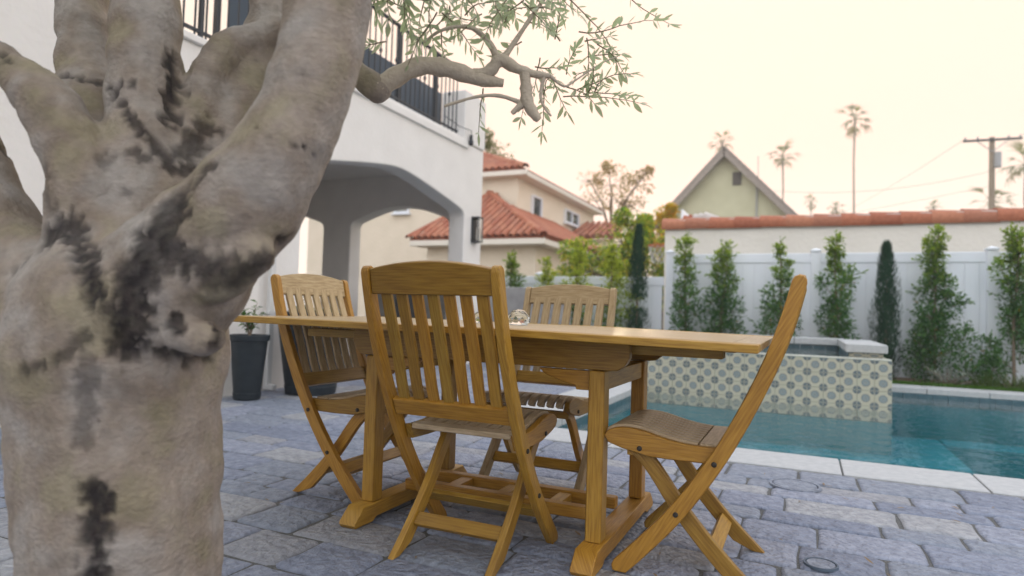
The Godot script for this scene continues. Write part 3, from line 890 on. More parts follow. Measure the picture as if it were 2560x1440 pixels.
func make_garage() -> void:
	var z := -11.4
	var g := thing("stucco_garage", "pale stucco outbuilding behind the fence capped with a row of terracotta tiles", "outbuilding", Vector3(0.6, 0, z - 2.5))
	var x0 := -2.27 - 0.6
	var x1 := 6.5 - 0.6
	boxpart("wall", Vector3((x0 + x1) * 0.5, 1.17, 0), Vector3(x1 - x0, 2.40, 5.0), M.stucco_garage, g, 0.01)
	# the mortared parapet under the cap tiles
	boxpart("parapet", Vector3((x0 + x1) * 0.5, 2.405, 2.40), Vector3(x1 - x0 - 0.04, 0.12, 0.24), M.mortar, g, 0.01)
	boxpart("parapet", Vector3(x0 + 0.14, 2.405, -0.15), Vector3(0.24, 0.12, 4.7), M.mortar, g, 0.01)
	var bm := barrel(0.44, 0.135, 0.118, 0.018, 12)
	var x := x0 - 0.05
	var i := 0
	while x < x1:
		var tr := Transform3D(Basis(Vector3.UP, PI / 2) * Basis(Vector3.RIGHT, 0.02 + jit(0.01)) * Basis(Vector3.UP, jit(0.012)), Vector3(x, 2.40 + jit(0.004), 2.30))
		part("cap_tile", bm, M["terracotta%d" % [0, 1, 3, 0, 2][i % 5]], g, tr)
		x += 0.405
		i += 1
	# wider lower course showing as the front lip
	var fm := barrel(0.44, 0.140, 0.128, 0.018, 12)
	x = x0 - 0.05
	while x < x1:
		part("cap_tile", fm, M["terracotta%d" % [1, 0, 2, 3, 0][i % 5]], g, Transform3D(Basis(Vector3.UP, PI / 2) * Basis(Vector3.RIGHT, 0.02) * Basis(Vector3.BACK, 0.55 + jit(0.03)), Vector3(x, 2.365 + jit(0.004), 2.43)))
		x += 0.405
		i += 1
	var zz := 2.1
	while zz > -2.4:
		part("cap_tile", bm, M["terracotta%d" % (i % 4)], g, Transform3D(Basis(Vector3.UP, PI) * Basis(Vector3.RIGHT, 0.02), Vector3(x0 + 0.14, 2.40, zz)))
		zz -= 0.405
		i += 1
	# short hip run of mortared tiles rising behind the corner
	for k in 5:
		part("cap_tile", bm, M["terracotta%d" % (k % 3)] if k < 2 else M.mortar, g, Transform3D(Basis(Vector3.UP, PI / 2) * Basis(Vector3.RIGHT, 0.35), Vector3(x0 + 0.22 + k * 0.09, 2.50 + k * 0.012, 2.02)))
	var roof := MB.new()
	roof.box(Transform3D.IDENTITY, Vector3(x1 - x0 - 0.3, 0.06, 4.5), 0.0)
	part("roof", roof, M.mortar, g, T((x0 + x1) * 0.5, 2.405, -0.1))

# --- the white house with its loggia -----------------------------------------
# low pointed arch with rounded shoulders, from (a, 0) up and over to (b, 0)
func arch_points(a: float, b: float, spring: float, peak: float) -> PackedVector2Array:
	var ctrl := PackedVector2Array([Vector2(a, spring - 0.16), Vector2(a, spring), Vector2(a + (b - a) * 0.07, spring + 0.06), Vector2((a + b) * 0.5 - 0.22, peak - 0.025), Vector2((a + b) * 0.5 + 0.22, peak - 0.025), Vector2(b - (b - a) * 0.07, spring + 0.06), Vector2(b, spring), Vector2(b, spring - 0.16)])
	# two rounds of corner cutting
	for it in 3:
		var q := PackedVector2Array([ctrl[0]])
		for i in ctrl.size() - 1:
			q.append(ctrl[i].lerp(ctrl[i + 1], 0.25))
			q.append(ctrl[i].lerp(ctrl[i + 1], 0.75))
		q.append(ctrl[-1])
		ctrl = q
	var r := PackedVector2Array([Vector2(a, -0.05)])
	r.append_array(ctrl)
	r.append(Vector2(b, -0.05))
	return r

func make_white_house() -> void:
	var hs := thing("white_house", "white stucco house with an arched loggia under a roof terrace", "house", Vector3(-4.4, 0, -6.3))
	var ox := 4.4
	var oz := 6.3
	# facade: s runs away from the camera (s = -z)
	var wall_frame := Transform3D(Basis(Vector3(0, 0, -1), Vector3(0, 1, 0), Vector3(1, 0, 0)), Vector3(-0.13, 0, oz))
	var poly := PackedVector2Array([Vector2(4.2, -0.05), Vector2(4.2, 3.15), Vector2(8.45, 3.15), Vector2(8.45, -0.05)])
	var ar := arch_points(4.72, 7.92, 2.16, 2.46)
	var rv := ar.duplicate()
	rv.reverse()
	poly.append_array(rv)
	var b := MB.new()
	b.extrude(poly, 0.26, 0.02, wall_frame)
	part("arcade_wall", b, M.stucco_white, hs)
	b = MB.new()
	b.extrude(PackedVector2Array([Vector2(-2.5, -0.05), Vector2(-2.5, 6.2), Vector2(3.08, 6.2), Vector2(3.08, 2.80), Vector2(4.198, 2.80), Vector2(4.198, -0.05)]), 0.26, 0.02, wall_frame.translated(Vector3(0.045, 0, 0)))
	part("wing_wall", b, M.stucco_white, hs)
	boxpart("wing_end", Vector3(-2.4, 3.1, 3.1), Vector3(4.6, 6.2, 0.26), M.stucco_white, hs, 0.01)
	# end wall with its arches (x, y)
	var ew := PackedVector2Array([Vector2(-4.662, -0.05), Vector2(-4.662, 3.0), Vector2(-10.5, 3.0), Vector2(-10.5, -0.05)])
	for span in [[-9.1, -7.16], [-6.60, -4.80]]:
		ew.append_array(arch_points(span[0], span[1], 2.10, 2.36))
	b = MB.new()
	b.extrude(ew, 0.28, 0.02, Transform3D(Basis.IDENTITY, Vector3(ox, 0, -8.30 + oz)))
	part("end_wall", b, M.stucco_white, hs)
	boxpart("corner_pier", Vector3(-0.18, 3.52, -8.13 + oz), Vector3(0.40, 0.74, 0.64), M.stucco_white, hs, 0.02)
	boxpart("terrace_floor", Vector3(-2.85, 2.93, 0.15), Vector3(5.15, 0.24, 4.0), M.stucco_white, hs, 0.0)
	boxpart("ceiling_beam", Vector3(-1.5, 2.72, 0.2), Vector3(2.2, 0.18, 0.22), M.stucco_white, hs, 0.01)
	boxpart("side_wall", Vector3(-5.35, 1.5, 0.2), Vector3(0.2, 3.1, 4.1), M.stucco_white, hs, 0.0)
	boxpart("back_wall", Vector3(-3.9, 1.5, 2.14), Vector3(2.9, 3.1, 0.2), M.stucco_white, hs, 0.0)
	# parapet cap, two thin courses
	boxpart("parapet_cap", Vector3(-0.12, 3.11, -6.07 + oz), Vector3(0.31, 0.10, 3.7), M.stucco_white, hs, 0.012)
	boxpart("parapet_cap", Vector3(-0.13, 3.175, -6.07 + oz), Vector3(0.29, 0.045, 3.7), M.stucco_white, hs, 0.01)
	boxpart("wing_cap", Vector3(-0.10, 2.82, -3.64 + oz), Vector3(0.36, 0.06, 1.10), M.stucco_white, hs, 0.01)
	railing("black wrought iron railing along the roof terrace above the arch", Vector3(-4.50, 3.20, 0), -4.25, -7.80, 1.0)
	railing("short black balcony railing glimpsed between the olive limbs", Vector3(-4.44, 2.85, 0), -3.12, -4.16, 1.1)
	# dark panels behind the terrace railing
	var sc := thing("privacy_screen", "dark slate panels standing behind the terrace railing", "screen", Vector3(-4.95, 3.05, -6.0))
	for k in 6:
		boxpart("panel", Vector3(0, 0.47, -1.75 + k * 0.64), Vector3(0.03, 0.90, 0.635), M.iron_slate, sc, 0.004)
	for k in 4:
		boxpart("post", Vector3(-0.045, 0.43, -1.9 + k * 1.25), Vector3(0.05, 0.86, 0.05), M.iron, sc, 0.004)
	# lantern
	var l := thing("wall_lantern", "black box lantern with a clear glass front on the loggia pier", "lantern", Vector3(-4.4, 1.94, -8.2))
	boxpart("back_plate", Vector3(0.012, 0, 0), Vector3(0.024, 0.38, 0.15), M.iron, l)
	boxpart("top", Vector3(0.07, 0.175, 0), Vector3(0.10, 0.022, 0.15), M.iron, l)
	boxpart("base", Vector3(0.07, -0.175, 0), Vector3(0.10, 0.018, 0.15), M.iron, l)
	for sz in [-1, 1]:
		boxpart("frame_bar", Vector3(0.115, 0, sz * 0.068), Vector3(0.012, 0.35, 0.012), M.iron, l, 0.001)
	boxpart("pane", Vector3(0.115, 0, 0), Vector3(0.004, 0.33, 0.12), M.lamp_glass, l, 0.0)
	boxpart("candle", Vector3(0.07, -0.06, 0), Vector3(0.03, 0.18, 0.03), M.fascia, l)
	# downpipe
	var dp := thing("downpipe", "pale metal downpipe on the house wall between the two pots", "downpipe", Vector3(-4.36, 0, -4.30))
	boxpart("pipe", Vector3(0.03, 1.5, 0), Vector3(0.05, 2.96, 0.06), M.downpipe, dp, 0.008)
	boxpart("elbow", Vector3(0.06, 0.04, 0), Vector3(0.12, 0.05, 0.058), M.downpipe, dp, 0.008)
	for k in 2:
		boxpart("bracket", Vector3(0.02, 0.7 + k * 1.4, 0), Vector3(0.07, 0.025, 0.09), M.downpipe, dp, 0.003)

func railing(label: String, at: Vector3, z0: float, z1: float, h: float) -> void:
	var r := thing("iron_railing", label, "railing", Vector3(at.x, at.y, (z0 + z1) * 0.5), 0.0, "wrought iron railings")
	var oz := (z0 + z1) * 0.5
	boxpart("top_rail", Vector3(0, h - 0.015, 0), Vector3(0.045, 0.03, absf(z1 - z0)), M.iron, r)
	boxpart("bottom_rail", Vector3(0, 0.09, 0), Vector3(0.03, 0.025, absf(z1 - z0)), M.iron, r)
	var bar := MB.new()
	bar.tube([Vector3(0, 0.05, 0), Vector3(0, h - 0.02, 0)], [0.009, 0.009], 6)
	var bm := bar.mesh()
	var kn := MB.new()
	kn.lathe(PackedVector2Array([Vector2(0.009, -0.03), Vector2(0.02, -0.012), Vector2(0.02, 0.012), Vector2(0.009, 0.03)]), 8, Transform3D.IDENTITY)
	var km := kn.mesh()
	var z := z0 - 0.05
	var i := 0
	while z > z1:
		var o := part("baluster", bm, M.iron, r, T(0, 0, z - oz))
		if i % 3 == 1:
			part("knuckle", km, M.iron, o, T(0, h * 0.55, 0))
		if i % 8 == 4:
			boxpart("post", Vector3(0, h * 0.5, z - oz + 0.05), Vector3(0.035, h, 0.035), M.iron, r)
		z -= 0.105
		i += 1

# --- houses further off -------------------------------------------------------
# tiles laid in courses on a roof plane: o eave corner, ux along the eave, up the slope; keeps tiles inside the outline (in eave/slope metres)
func lay_tiles(roof: Node3D, o: Vector3, ux: Vector3, up: Vector3, outline: PackedVector2Array, pitch: float, course: float, budget: int, m: ArrayMesh) -> void:
	var nn := ux.cross(up).normalized()
	if nn.y < 0: nn = -nn
	var lo := outline[0]
	var hi := outline[0]
	for p in outline:
		lo = lo.min(p)
		hi = hi.max(p)
	var list := []
	var v := lo.y
	while v < hi.y:
		var u := lo.x + pitch * 0.5
		while u < hi.x:
			if Geometry2D.is_point_in_polygon(Vector2(u, v + course * 0.4), outline):
				list.append(Vector2(u, v))
			u += pitch
		v += course
	var rest := MB.new()
	for i in list.size():
		var p: Vector2 = list[i]
		var x := Transform3D(Basis(ux, nn, up) * Basis(Vector3.RIGHT, -0.05 + jit(0.01)), o + ux * (p.x + jit(0.006)) + up * p.y + nn * 0.012)
		if i < budget:
			part("roof_tile", m, M["terracotta%d" % (rng.randi() % 4)], roof, x)
		else:
			var a := m.surface_get_arrays(0)
			var va: PackedVector3Array = a[Mesh.ARRAY_VERTEX]
			var na: PackedVector3Array = a[Mesh.ARRAY_NORMAL]
			for k in range(0, va.size(), 3):
				rest.tri(x * va[k], x * va[k + 1], x * va[k + 2], x.basis * na[k], x.basis * na[k + 1], x.basis * na[k + 2])
	if rest.v.size():
		part("further_tiles", rest, M.terracotta0, roof).set_meta("kind", "stuff")

func hip_caps(roof: Node3D, a: Vector3, b: Vector3, m: ArrayMesh, l: float) -> void:
	var d := (b - a).normalized()
	var side := d.cross(Vector3.UP).normalized()
	var n := side.cross(d)
	var s := 0.0
	while s < a.distance_to(b):
		part("ridge_tile", m, M["terracotta%d" % (rng.randi() % 3)], roof, Transform3D(Basis(side, n, d) * Basis(Vector3.RIGHT, -0.04), a + d * s + n * 0.02))
		s += l

func sheet(pts: Array, parent: Node3D, called: String, m: Material, th := 0.06) -> MeshInstance3D:
	var b := MB.new()
	var nn: Vector3 = (pts[1] - pts[0]).cross(pts[2] - pts[0]).normalized()
	if nn.y < 0: nn = -nn
	for i in range(1, pts.size() - 1):
		b.tri(pts[0], pts[i], pts[i + 1], nn, nn, nn)
		b.tri(pts[0] - nn * th, pts[i] - nn * th, pts[i + 1] - nn * th, -nn, -nn, -nn)
	for i in pts.size():
		var p: Vector3 = pts[i]
		var q: Vector3 = pts[(i + 1) % pts.size()]
		var o := (q - p).cross(nn).normalized()
		var c := Vector3.ZERO
		for r in pts:
			c += r / pts.size()
		if o.dot((p + q) * 0.5 - c) < 0: o = -o
		b.flat(p, q, q - nn * th, p - nn * th, o)
	return part(called, b, m, parent)

func window(parent: Node3D, at: Vector3, w: float, h: float, turn: float, mullions := 0) -> void:
	var f := MB.new()
	var t := 0.06
	for s in [-1, 1]:
		f.box(T(s * (w * 0.5 - t * 0.5), 0, 0), Vector3(t, h, 0.10), 0.004)
		f.box(T(0, s * (h * 0.5 - t * 0.5), 0), Vector3(w - 2 * t, t, 0.10), 0.004)
	for k in mullions:
		f.box(T(-w * 0.5 + w * (k + 1) / (mullions + 1), 0, 0), Vector3(t, h - 2 * t, 0.09), 0.004)
	var o := part("window", f, M.vinyl, parent, Transform3D(Basis(Vector3.UP, turn), at))
	boxpart("pane", Vector3(0, 0, -0.02), Vector3(w - 2 * t, h - 2 * t, 0.008), M.pane, o, 0.0)
	boxpart("unlit_room_panel", Vector3(0, 0, -0.04), Vector3(w - 2 * t, h - 2 * t, 0.02), M.room_dark, o, 0.0)  # room shade painted as a dark slab behind the glass
	boxpart("sill", Vector3(0, -h * 0.5 - 0.03, 0.05), Vector3(w + 0.12, 0.05, 0.14), M.vinyl, o, 0.005)

func make_beige_house() -> void:
	var g := thing("beige_house", "cream two storey house with terracotta tile roofs beyond the fence", "house", Vector3(-9.5, 0, -19))
	var o := Vector3(-9.5, 0, -19)
	# upper block
	boxpart("upper_wall", Vector3(-11.9, 2.55, -21.2) - o, Vector3(8.06, 5.1, 7.6), M.stucco_beige, g, 0.01)
	boxpart("lower_wall", Vector3(-7.75, 1.3, -17.2) - o, Vector3(3.2, 2.6, 4.8), M.stucco_beige, g, 0.01)
	# lower roof
	var e0 := Vector3(-9.65, 2.62, -14.4) - o
	var e1 := Vector3(-5.8, 2.62, -14.4) - o
	var ap := Vector3(-8.77, 4.29, -17.37) - o
	var e2 := Vector3(-5.8, 2.62, -20.6) - o
	var w2 := Vector3(-7.87, 3.78, -20.6) - o
	var w1 := Vector3(-7.87, 3.78, -16.47) - o
	var rf := sheet([e0, e1, ap], g, "lower_roof", M.terracotta1)
	rf.name = "lower_roof"
	var m := barrel(0.36, 0.088, 0.070, 0.016, 6)
	var ux := Vector3.RIGHT
	var up := (ap - Vector3(ap.x, e0.y, e0.z)).normalized()
	var sl := (ap - Vector3(ap.x, e0.y, e0.z)).length()
	lay_tiles(rf, e0, ux, up, PackedVector2Array([Vector2(0, 0), Vector2(3.85, 0), Vector2(ap.x - e0.x, sl)]), 0.205, 0.30, 300, m)
	var rr := sheet([e1, e2, w2, w1], g, "side_roof", M.terracotta1)
	var ux2 := Vector3(0, 0, -1)
	var up2 := (w2 - e2).normalized()
	var sl2 := (w2 - e2).length()
	lay_tiles(rr, e1, ux2, up2, PackedVector2Array([Vector2(0, 0), Vector2(6.2, 0), Vector2(6.2, sl2), Vector2(2.07, sl2)]), 0.21, 0.30, 120, m)
	hip_caps(rf, e1, ap, barrel(0.40, 0.12, 0.10, 0.018, 8), 0.34)
	hip_caps(rf, e0 + Vector3(-0.05, 0, 0), ap, barrel(0.40, 0.10, 0.085, 0.018, 8), 0.34)
	# eaves of the lower roof
	boxpart("fascia", Vector3(-7.72, 2.51, -14.46) - o, Vector3(3.9, 0.16, 0.10), M.fascia, g, 0.02)
	boxpart("fascia", Vector3(-5.86, 2.51, -17.5) - o, Vector3(0.10, 0.16, 6.0), M.fascia, g, 0.02)
	boxpart("soffit", Vector3(-7.7, 2.44, -14.66) - o, Vector3(3.7, 0.03, 0.36), M.fascia, g, 0.0)
	boxpart("soffit", Vector3(-6.03, 2.44, -17.6) - o, Vector3(0.26, 0.03, 5.6), M.fascia, g, 0.0)
	# upper roof
	var h := 4.98
	var a := Vector3(-16.4, h, -17.05) - o
	var b := Vector3(-7.5, h, -17.05) - o
	var c := Vector3(-7.5, h, -25.2) - o
	var d := Vector3(-16.4, h, -25.2) - o
	var r1 := Vector3(-12.3, h + 1.75, -21.1) - o
	var r2 := Vector3(-11.6, h + 1.75, -21.1) - o
	var ur := sheet([a, b, r2, r1], g, "upper_roof", M.terracotta1)
	var upA := (Vector3(r2.x, r2.y, r2.z) - Vector3(r2.x, b.y, b.z))
	lay_tiles(ur, a, Vector3.RIGHT, upA.normalized(), PackedVector2Array([Vector2(4.0, 0), Vector2(8.9, 0), Vector2(8.9 - 4.05, upA.length()), Vector2(4.0, upA.length())]), 0.22, 0.31, 200, m)
	var us := sheet([b, c, r2], g, "upper_side_roof", M.terracotta1)
	us.name = "upper_side_roof"
	sheet([c, d, r1, r2], g, "upper_back_roof", M.terracotta1)
	sheet([d, a, r1], g, "upper_left_roof", M.terracotta1)
	hip_caps(ur, b, r2, barrel(0.42, 0.13, 0.11, 0.018, 8), 0.36)
	boxpart("fascia", Vector3(-11.9, h - 0.10, -17.12) - o, Vector3(8.9, 0.18, 0.12), M.fascia, g, 0.03)
	boxpart("fascia", Vector3(-7.57, h - 0.10, -21.2) - o, Vector3(0.12, 0.18, 8.0), M.fascia, g, 0.03)
	boxpart("soffit", Vector3(-11.9, h - 0.16, -17.28) - o, Vector3(8.6, 0.05, 0.34), M.fascia, g, 0.0)
	boxpart("soffit", Vector3(-7.74, h - 0.16, -21.2) - o, Vector3(0.30, 0.05, 7.8), M.fascia, g, 0.0)
	window(g, Vector3(-7.83, 4.08, -18.8) - o, 0.80, 0.76, PI / 2)
	window(g, Vector3(-7.83, 4.25, -22.2) - o, 1.5, 0.5, PI / 2, 1)
	window(g, Vector3(-12.0, 4.1, -17.38) - o, 0.6, 0.5, 0.0)
	# lower wing further back
	var q0 := Vector3(-7.8, 3.45, -21.5) - o
	var br := sheet([q0, q0 + Vector3(2.0, 0, 0), q0 + Vector3(1.5, 0.75, -2.0), q0 + Vector3(0, 0.75, -2.0)], g, "back_wing_roof", M.terracotta1)
	lay_tiles(br, q0, Vector3.RIGHT, Vector3(0.0, 0.75, -2.0).normalized(), PackedVector2Array([Vector2(0, 0), Vector2(2.0, 0), Vector2(1.5, 2.1), Vector2(0, 2.1)]), 0.24, 0.32, 100, m)
	boxpart("back_wing_wall", Vector3(-6.95, 1.7, -22.7) - o, Vector3(1.7, 3.4, 2.0), M.stucco_beige, g, 0.01)

func make_gable_house() -> void:
	var g := thing("gable_house", "pale green gabled house with grey shingle roof and small attic vent", "house", Vector3(-3.65, 0, -34))
	var body := MB.new()
	body.extrude(PackedVector2Array([Vector2(-3.3, 0), Vector2(3.3, 0), Vector2(3.3, 5.35), Vector2(-0.15, 9.05), Vector2(-3.3, 5.7)]), 8.0, 0.0, T(0, 0, -4.0))
	part("wall", body, M.stucco_green, g)
	var apx := Vector3(-0.15, 9.38, 0.45)
	var bk := Vector3(0, 0, -8.9)
	for e in [[Vector3(-3.75, 5.45, 0.45), "shingle_slope"], [Vector3(3.85, 5.15, 0.45), "shingle_slope"]]:
		var ev: Vector3 = e[0]
		sheet([apx, ev, ev + bk, apx + bk], g, "roof_slope", M.shingle, 0.16)
		# shingle courses standing a little proud along the rake
		var dirv := (ev - apx)
		var cnt := 20
		for k in cnt:
			var p := apx + dirv * ((k + 0.5) / cnt)
			var ang := atan2(dirv.y, dirv.x)
			var bb := MB.new()
			bb.box(Transform3D.IDENTITY, Vector3(dirv.length() / cnt * 1.1, 0.10, 8.9), 0.0)
			part("shingle_course", bb, M.shingle, g, Transform3D(Basis(Vector3.BACK, ang + (0.06 if dirv.x > 0 else -0.06)), p + bk * 0.5 + Vector3(0, 0.03, 0.02)))
		# barge board
		var bbx := MB.new()
		bbx.box(Transform3D.IDENTITY, Vector3(dirv.length(), 0.24, 0.06), 0.005)
		part("barge_board", bbx, M.shingle, g, Transform3D(Basis(Vector3.BACK, atan2(dirv.y, dirv.x)), apx + dirv * 0.5 + Vector3(0, -0.26, 0.02)))
	boxpart("attic_vent", Vector3(0.45, 7.83, 0.02), Vector3(0.42, 0.66, 0.06), M.vent_dark, g, 0.01)
	for k in 5:
		boxpart("vent_slat", Vector3(0.45, 7.58 + k * 0.125, 0.06), Vector3(0.36, 0.02, 0.05), M.shingle, g, 0.0, Basis(Vector3.RIGHT, 0.5))
	boxpart("conduit", Vector3(1.40, 6.2, 0.06), Vector3(0.07, 2.6, 0.07), M.metal_grey, g, 0.01)
	boxpart("mast", Vector3(1.42, 8.3, -0.4), Vector3(0.035, 1.4, 0.035), M.metal_grey, g, 0.0)

# --- far trees, palms, pole ---------------------------------------------------
func palm(at: Vector3, top: float, r: float, label: String, skirt := 0.6) -> void:
	var g := thing("fan_palm", label, "palm tree", at, rng.randf() * TAU, "fan palms on the skyline")
	var b := MB.new()
	b.tube([Vector3(0, 0, 0), Vector3(0.1, top * 0.4, 0), Vector3(-0.1, top * 0.8, 0.05), Vector3(0, top, 0)], [0.14, 0.10, 0.075, 0.10], 8)
	part("trunk", b, M.bark_far, g)
	var f := MB.new()
	f.tinted = true
	for k in 19:
		var el := lerpf(1.35, -0.95, pow(k / 18.0, 0.8)) + jit(0.25)
		var fr := r * rng.randf_range(0.65, 1.2)
		var az := k * 2.4 + jit(0.3)
		var d := Vector3(cos(az) * cos(el), sin(el), sin(az) * cos(el))
		var stem := Vector3(0, top, 0) + d * fr * 0.5
		var dry := k > 14
		f.col = Color(0.32, 0.25, 0.12) if dry else Color(0.15, 0.17, 0.06).lerp(Color(0.30, 0.27, 0.08), rng.randf())
		f.tube([Vector3(0, top - (0.3 if dry else 0.0), 0), stem], [0.03, 0.02], 3, false)
		var side := d.cross(Vector3.UP).normalized()
		var nn := side.cross(d)
		for j in 7:
			var a := (j - 3) * 0.24
			var dd := (d * cos(a) + side * sin(a) - nn * 0.12 * absf(a)).normalized()
			f.leaf(stem, dd, nn, fr * rng.randf_range(0.45, 0.62), r * 0.06, 0.1, 0.25 + 0.2 * rng.randf())
	part("fronds", f, M.leaf_dull, g)

func wire(label: String, pts: Array) -> void:
	var b := MB.new()
	var path := []
	var o: Vector3 = pts[0]
	for k in 13:
		var s := k / 12.0
		path.append(Vector3(pts[0]).lerp(pts[1], s) - Vector3(0, 4.0 * s * (1 - s) * float(pts[2]), 0) - o)
	var rad := []
	for k in 13: rad.append(0.007)
	b.tube(path, rad, 5)
	var n := part(numbered("power_line"), b, M.iron, self, Transform3D(Basis.IDENTITY, o))
	mark(n, label, "power line", "overhead lines")

# a crown of leaves in clumps: [centre, radius] list
func crown(b: MB, clumps: Array, per: int, l: float, w: float, cols: Array, flat := 0.8) -> void:
	for cl in clumps:
		var c: Vector3 = cl[0]
		var r: float = cl[1]
		for k in per:
			var d := Vector3(jit(1), jit(1), jit(1)).normalized()
			var p := c + d * r * pow(rng.randf(), 0.45) * Vector3(1, flat, 1)
			var dr := (d + Vector3(jit(0.8), jit(0.8) - 0.2, jit(0.8))).normalized()
			var up := Vector3(jit(0.7), 1, jit(0.7)).normalized()
			var a: Color = cols[rng.randi() % cols.size()]
			b.col = a.lerp(a * 1.35, rng.randf())
			b.leaf(p, dr, up, l * rng.randf_range(0.7, 1.25), w * rng.randf_range(0.7, 1.2))

func make_far_things() -> void:
	palm(Vector3(4.22, 0, -69.4), 20.4, 1.75, "tallest fan palm standing alone on the skyline", 0.5)
	palm(Vector3(-2.38, 0, -75.2), 18.6, 1.75, "fan palm just right of the green gable")
	palm(Vector3(-8.44, 0, -72.4), 19.9, 1.5, "fan palm whose head shows right above the green gable's peak")
	palm(Vector3(14.9, 0, -59.0), 12.9, 1.9, "fan palm cut by the right edge of the picture")
	palm(Vector3(15.95, 0, -72.9), 12.3, 2.2, "low fan palm behind the utility pole")
	palm(Vector3(13.6, 0, -88.2), 14.4, 1.1, "tiny palm tip over the tiled wall left of the utility pole")
	palm(Vector3(3.2, 0, -83.5), 13.9, 1.2, "tiny palm tip over the tiled wall left of the tallest palm")
	palm(Vector3(0.66, 0, -98.7), 17.3, 1.2, "faint small palm right of the green gable's eave")
	# utility pole
	var p := thing("utility_pole", "wooden utility pole with a tilted crossarm and a grey transformer", "utility pole", Vector3(7.89, 0, -36.3))
	var b := MB.new()
	b.tube([Vector3.ZERO, Vector3(0, 9.6, 0)], [0.16, 0.11], 10)
	part("pole", b, M.wood_pole, p)
	boxpart("crossarm", Vector3(0.0, 9.45, 0.14), Vector3(2.75, 0.10, 0.09), M.iron, p, 0.005, Basis(Vector3.UP, 0.42) * Basis(Vector3.BACK, 0.085))
	for k in 4:
		var ins := MB.new()
		ins.lathe(PackedVector2Array([Vector2(0.0, 0), Vector2(0.035, 0.0), Vector2(0.05, 0.06), Vector2(0.03, 0.12), Vector2(0, 0.13)]), 8, Transform3D.IDENTITY)
		var q := [-1.28, -0.7, 0.75, 1.28][k] as float
		part("insulator", ins, M.metal_grey, p, Transform3D(Basis.IDENTITY, Vector3(0, 9.5, 0.14) + Basis(Vector3.UP, 0.42) * Basis(Vector3.BACK, 0.085) * Vector3(q, 0, 0)))
	for s in [-1, 1]:
		var br := MB.new()
		br.tube([Vector3(0, 8.9, 0.12), Vector3(0, 9.42, 0.14) + Basis(Vector3.UP, 0.42) * Vector3(s * 0.75, s * 0.06, 0)], [0.02, 0.02], 5)
		part("brace", br, M.metal_grey, p)
	var tr := MB.new()
	tr.lathe(PackedVector2Array([Vector2(0, -0.36), Vector2(0.13, -0.36), Vector2(0.145, -0.33), Vector2(0.145, 0.32), Vector2(0.13, 0.36), Vector2(0, 0.38)]), 14, Transform3D.IDENTITY)
	part("transformer", tr, M.metal_grey, p, T(0.2, 8.5, 0.12))
	wire("thin line falling from the crossarm's left end across the sky", [Vector3(6.7, 9.45, -35.8), Vector3(-6.0, 11.5, -95.0), 1.2])
	wire("thin line from the crossarm's right end out of the picture", [Vector3(9.1, 9.75, -36.8), Vector3(24.0, 12.5, -40.0), 0.4])
	wire("low service line running from the pole towards the green gable", [Vector3(7.9, 8.0, -36.2), Vector3(-2.2, 7.2, -33.85), 0.5])
	wire("second low line under the service line", [Vector3(7.9, 7.3, -36.2), Vector3(-20.0, 7.4, -60.0), 0.6])
	# trees beyond the fence
	var green := [Color(0.18, 0.30, 0.04), Color(0.30, 0.40, 0.05), Color(0.52, 0.52, 0.05), Color(0.11, 0.20, 0.03)]  # yellow tones raised to paint in sun glow through the leaves
	var gold := [Color(0.62, 0.34, 0.05), Color(0.55, 0.42, 0.05), Color(0.65, 0.38, 0.05), Color(0.30, 0.30, 0.05)]
	var brown := [Color(0.50, 0.34, 0.20), Color(0.42, 0.30, 0.18), Color(0.36, 0.28, 0.14)]
	tree("broad_tree", "dense green tree with golden patches behind the low white fence", Vector3(-3.5, 0, -13.2), 1.6, [[Vector3(-3.5, 2.25, -13.2), 0.62], [Vector3(-4.2, 2.0, -13.1), 0.6], [Vector3(-2.95, 2.15, -13.3), 0.55], [Vector3(-3.8, 1.55, -12.9), 0.6], [Vector3(-3.0, 1.5, -13), 0.55], [Vector3(-3.35, 2.65, -13.3), 0.40], [Vector3(-4.5, 1.5, -13), 0.5], [Vector3(-2.7, 1.2, -12.9), 0.5]], 620, 0.11, 0.05, green + [Color(0.50, 0.40, 0.05)])
	tree("golden_tree", "small tree with orange and yellow leaves beside the tiled wall", Vector3(-3.3, 0, -16.0), 2.0, [[Vector3(-3.35, 2.95, -16), 0.5], [Vector3(-3.05, 2.6, -15.8), 0.42], [Vector3(-3.75, 2.85, -16.2), 0.42], [Vector3(-3.2, 3.3, -16.1), 0.3], [Vector3(-2.9, 2.1, -15.8), 0.4]], 420, 0.11, 0.055, gold)
	tree("wispy_tree", "tall thin crowned tree with sparse brownish leaves against the sky", Vector3(-7.4, 0, -26), 4.4, [[Vector3(-7.4, 6.2, -26), 0.85], [Vector3(-8.4, 6.4, -26), 0.55], [Vector3(-6.4, 6.3, -26.2), 0.6], [Vector3(-7.0, 5.4, -25.8), 0.75], [Vector3(-8.1, 5.5, -26), 0.65], [Vector3(-6.6, 5.3, -26), 0.55], [Vector3(-7.6, 6.9, -26), 0.35], [Vector3(-6.0, 6.6, -26), 0.3]], 105, 0.16, 0.08, brown)
	tree("roof_tree", "green treetop peeking over the cream house's upper roof", Vector3(-12.6, 0, -26), 5.5, [[Vector3(-12.9, 7.9, -26), 0.8], [Vector3(-13.5, 7.1, -26), 0.9], [Vector3(-12.6, 7.1, -26), 0.6], [Vector3(-13.6, 8.6, -26), 0.6]], 330, 0.16, 0.07, [Color(0.12, 0.14, 0.02), Color(0.2, 0.18, 0.03)])
	# backyard hoop beyond the fence
	var hp := thing("basketball_hoop", "red rimmed basketball hoop with a pale net beside the tiled wall", "basketball hoop", Vector3(-2.62, 2.16, -12.7))
	var ring := []
	var rr := []
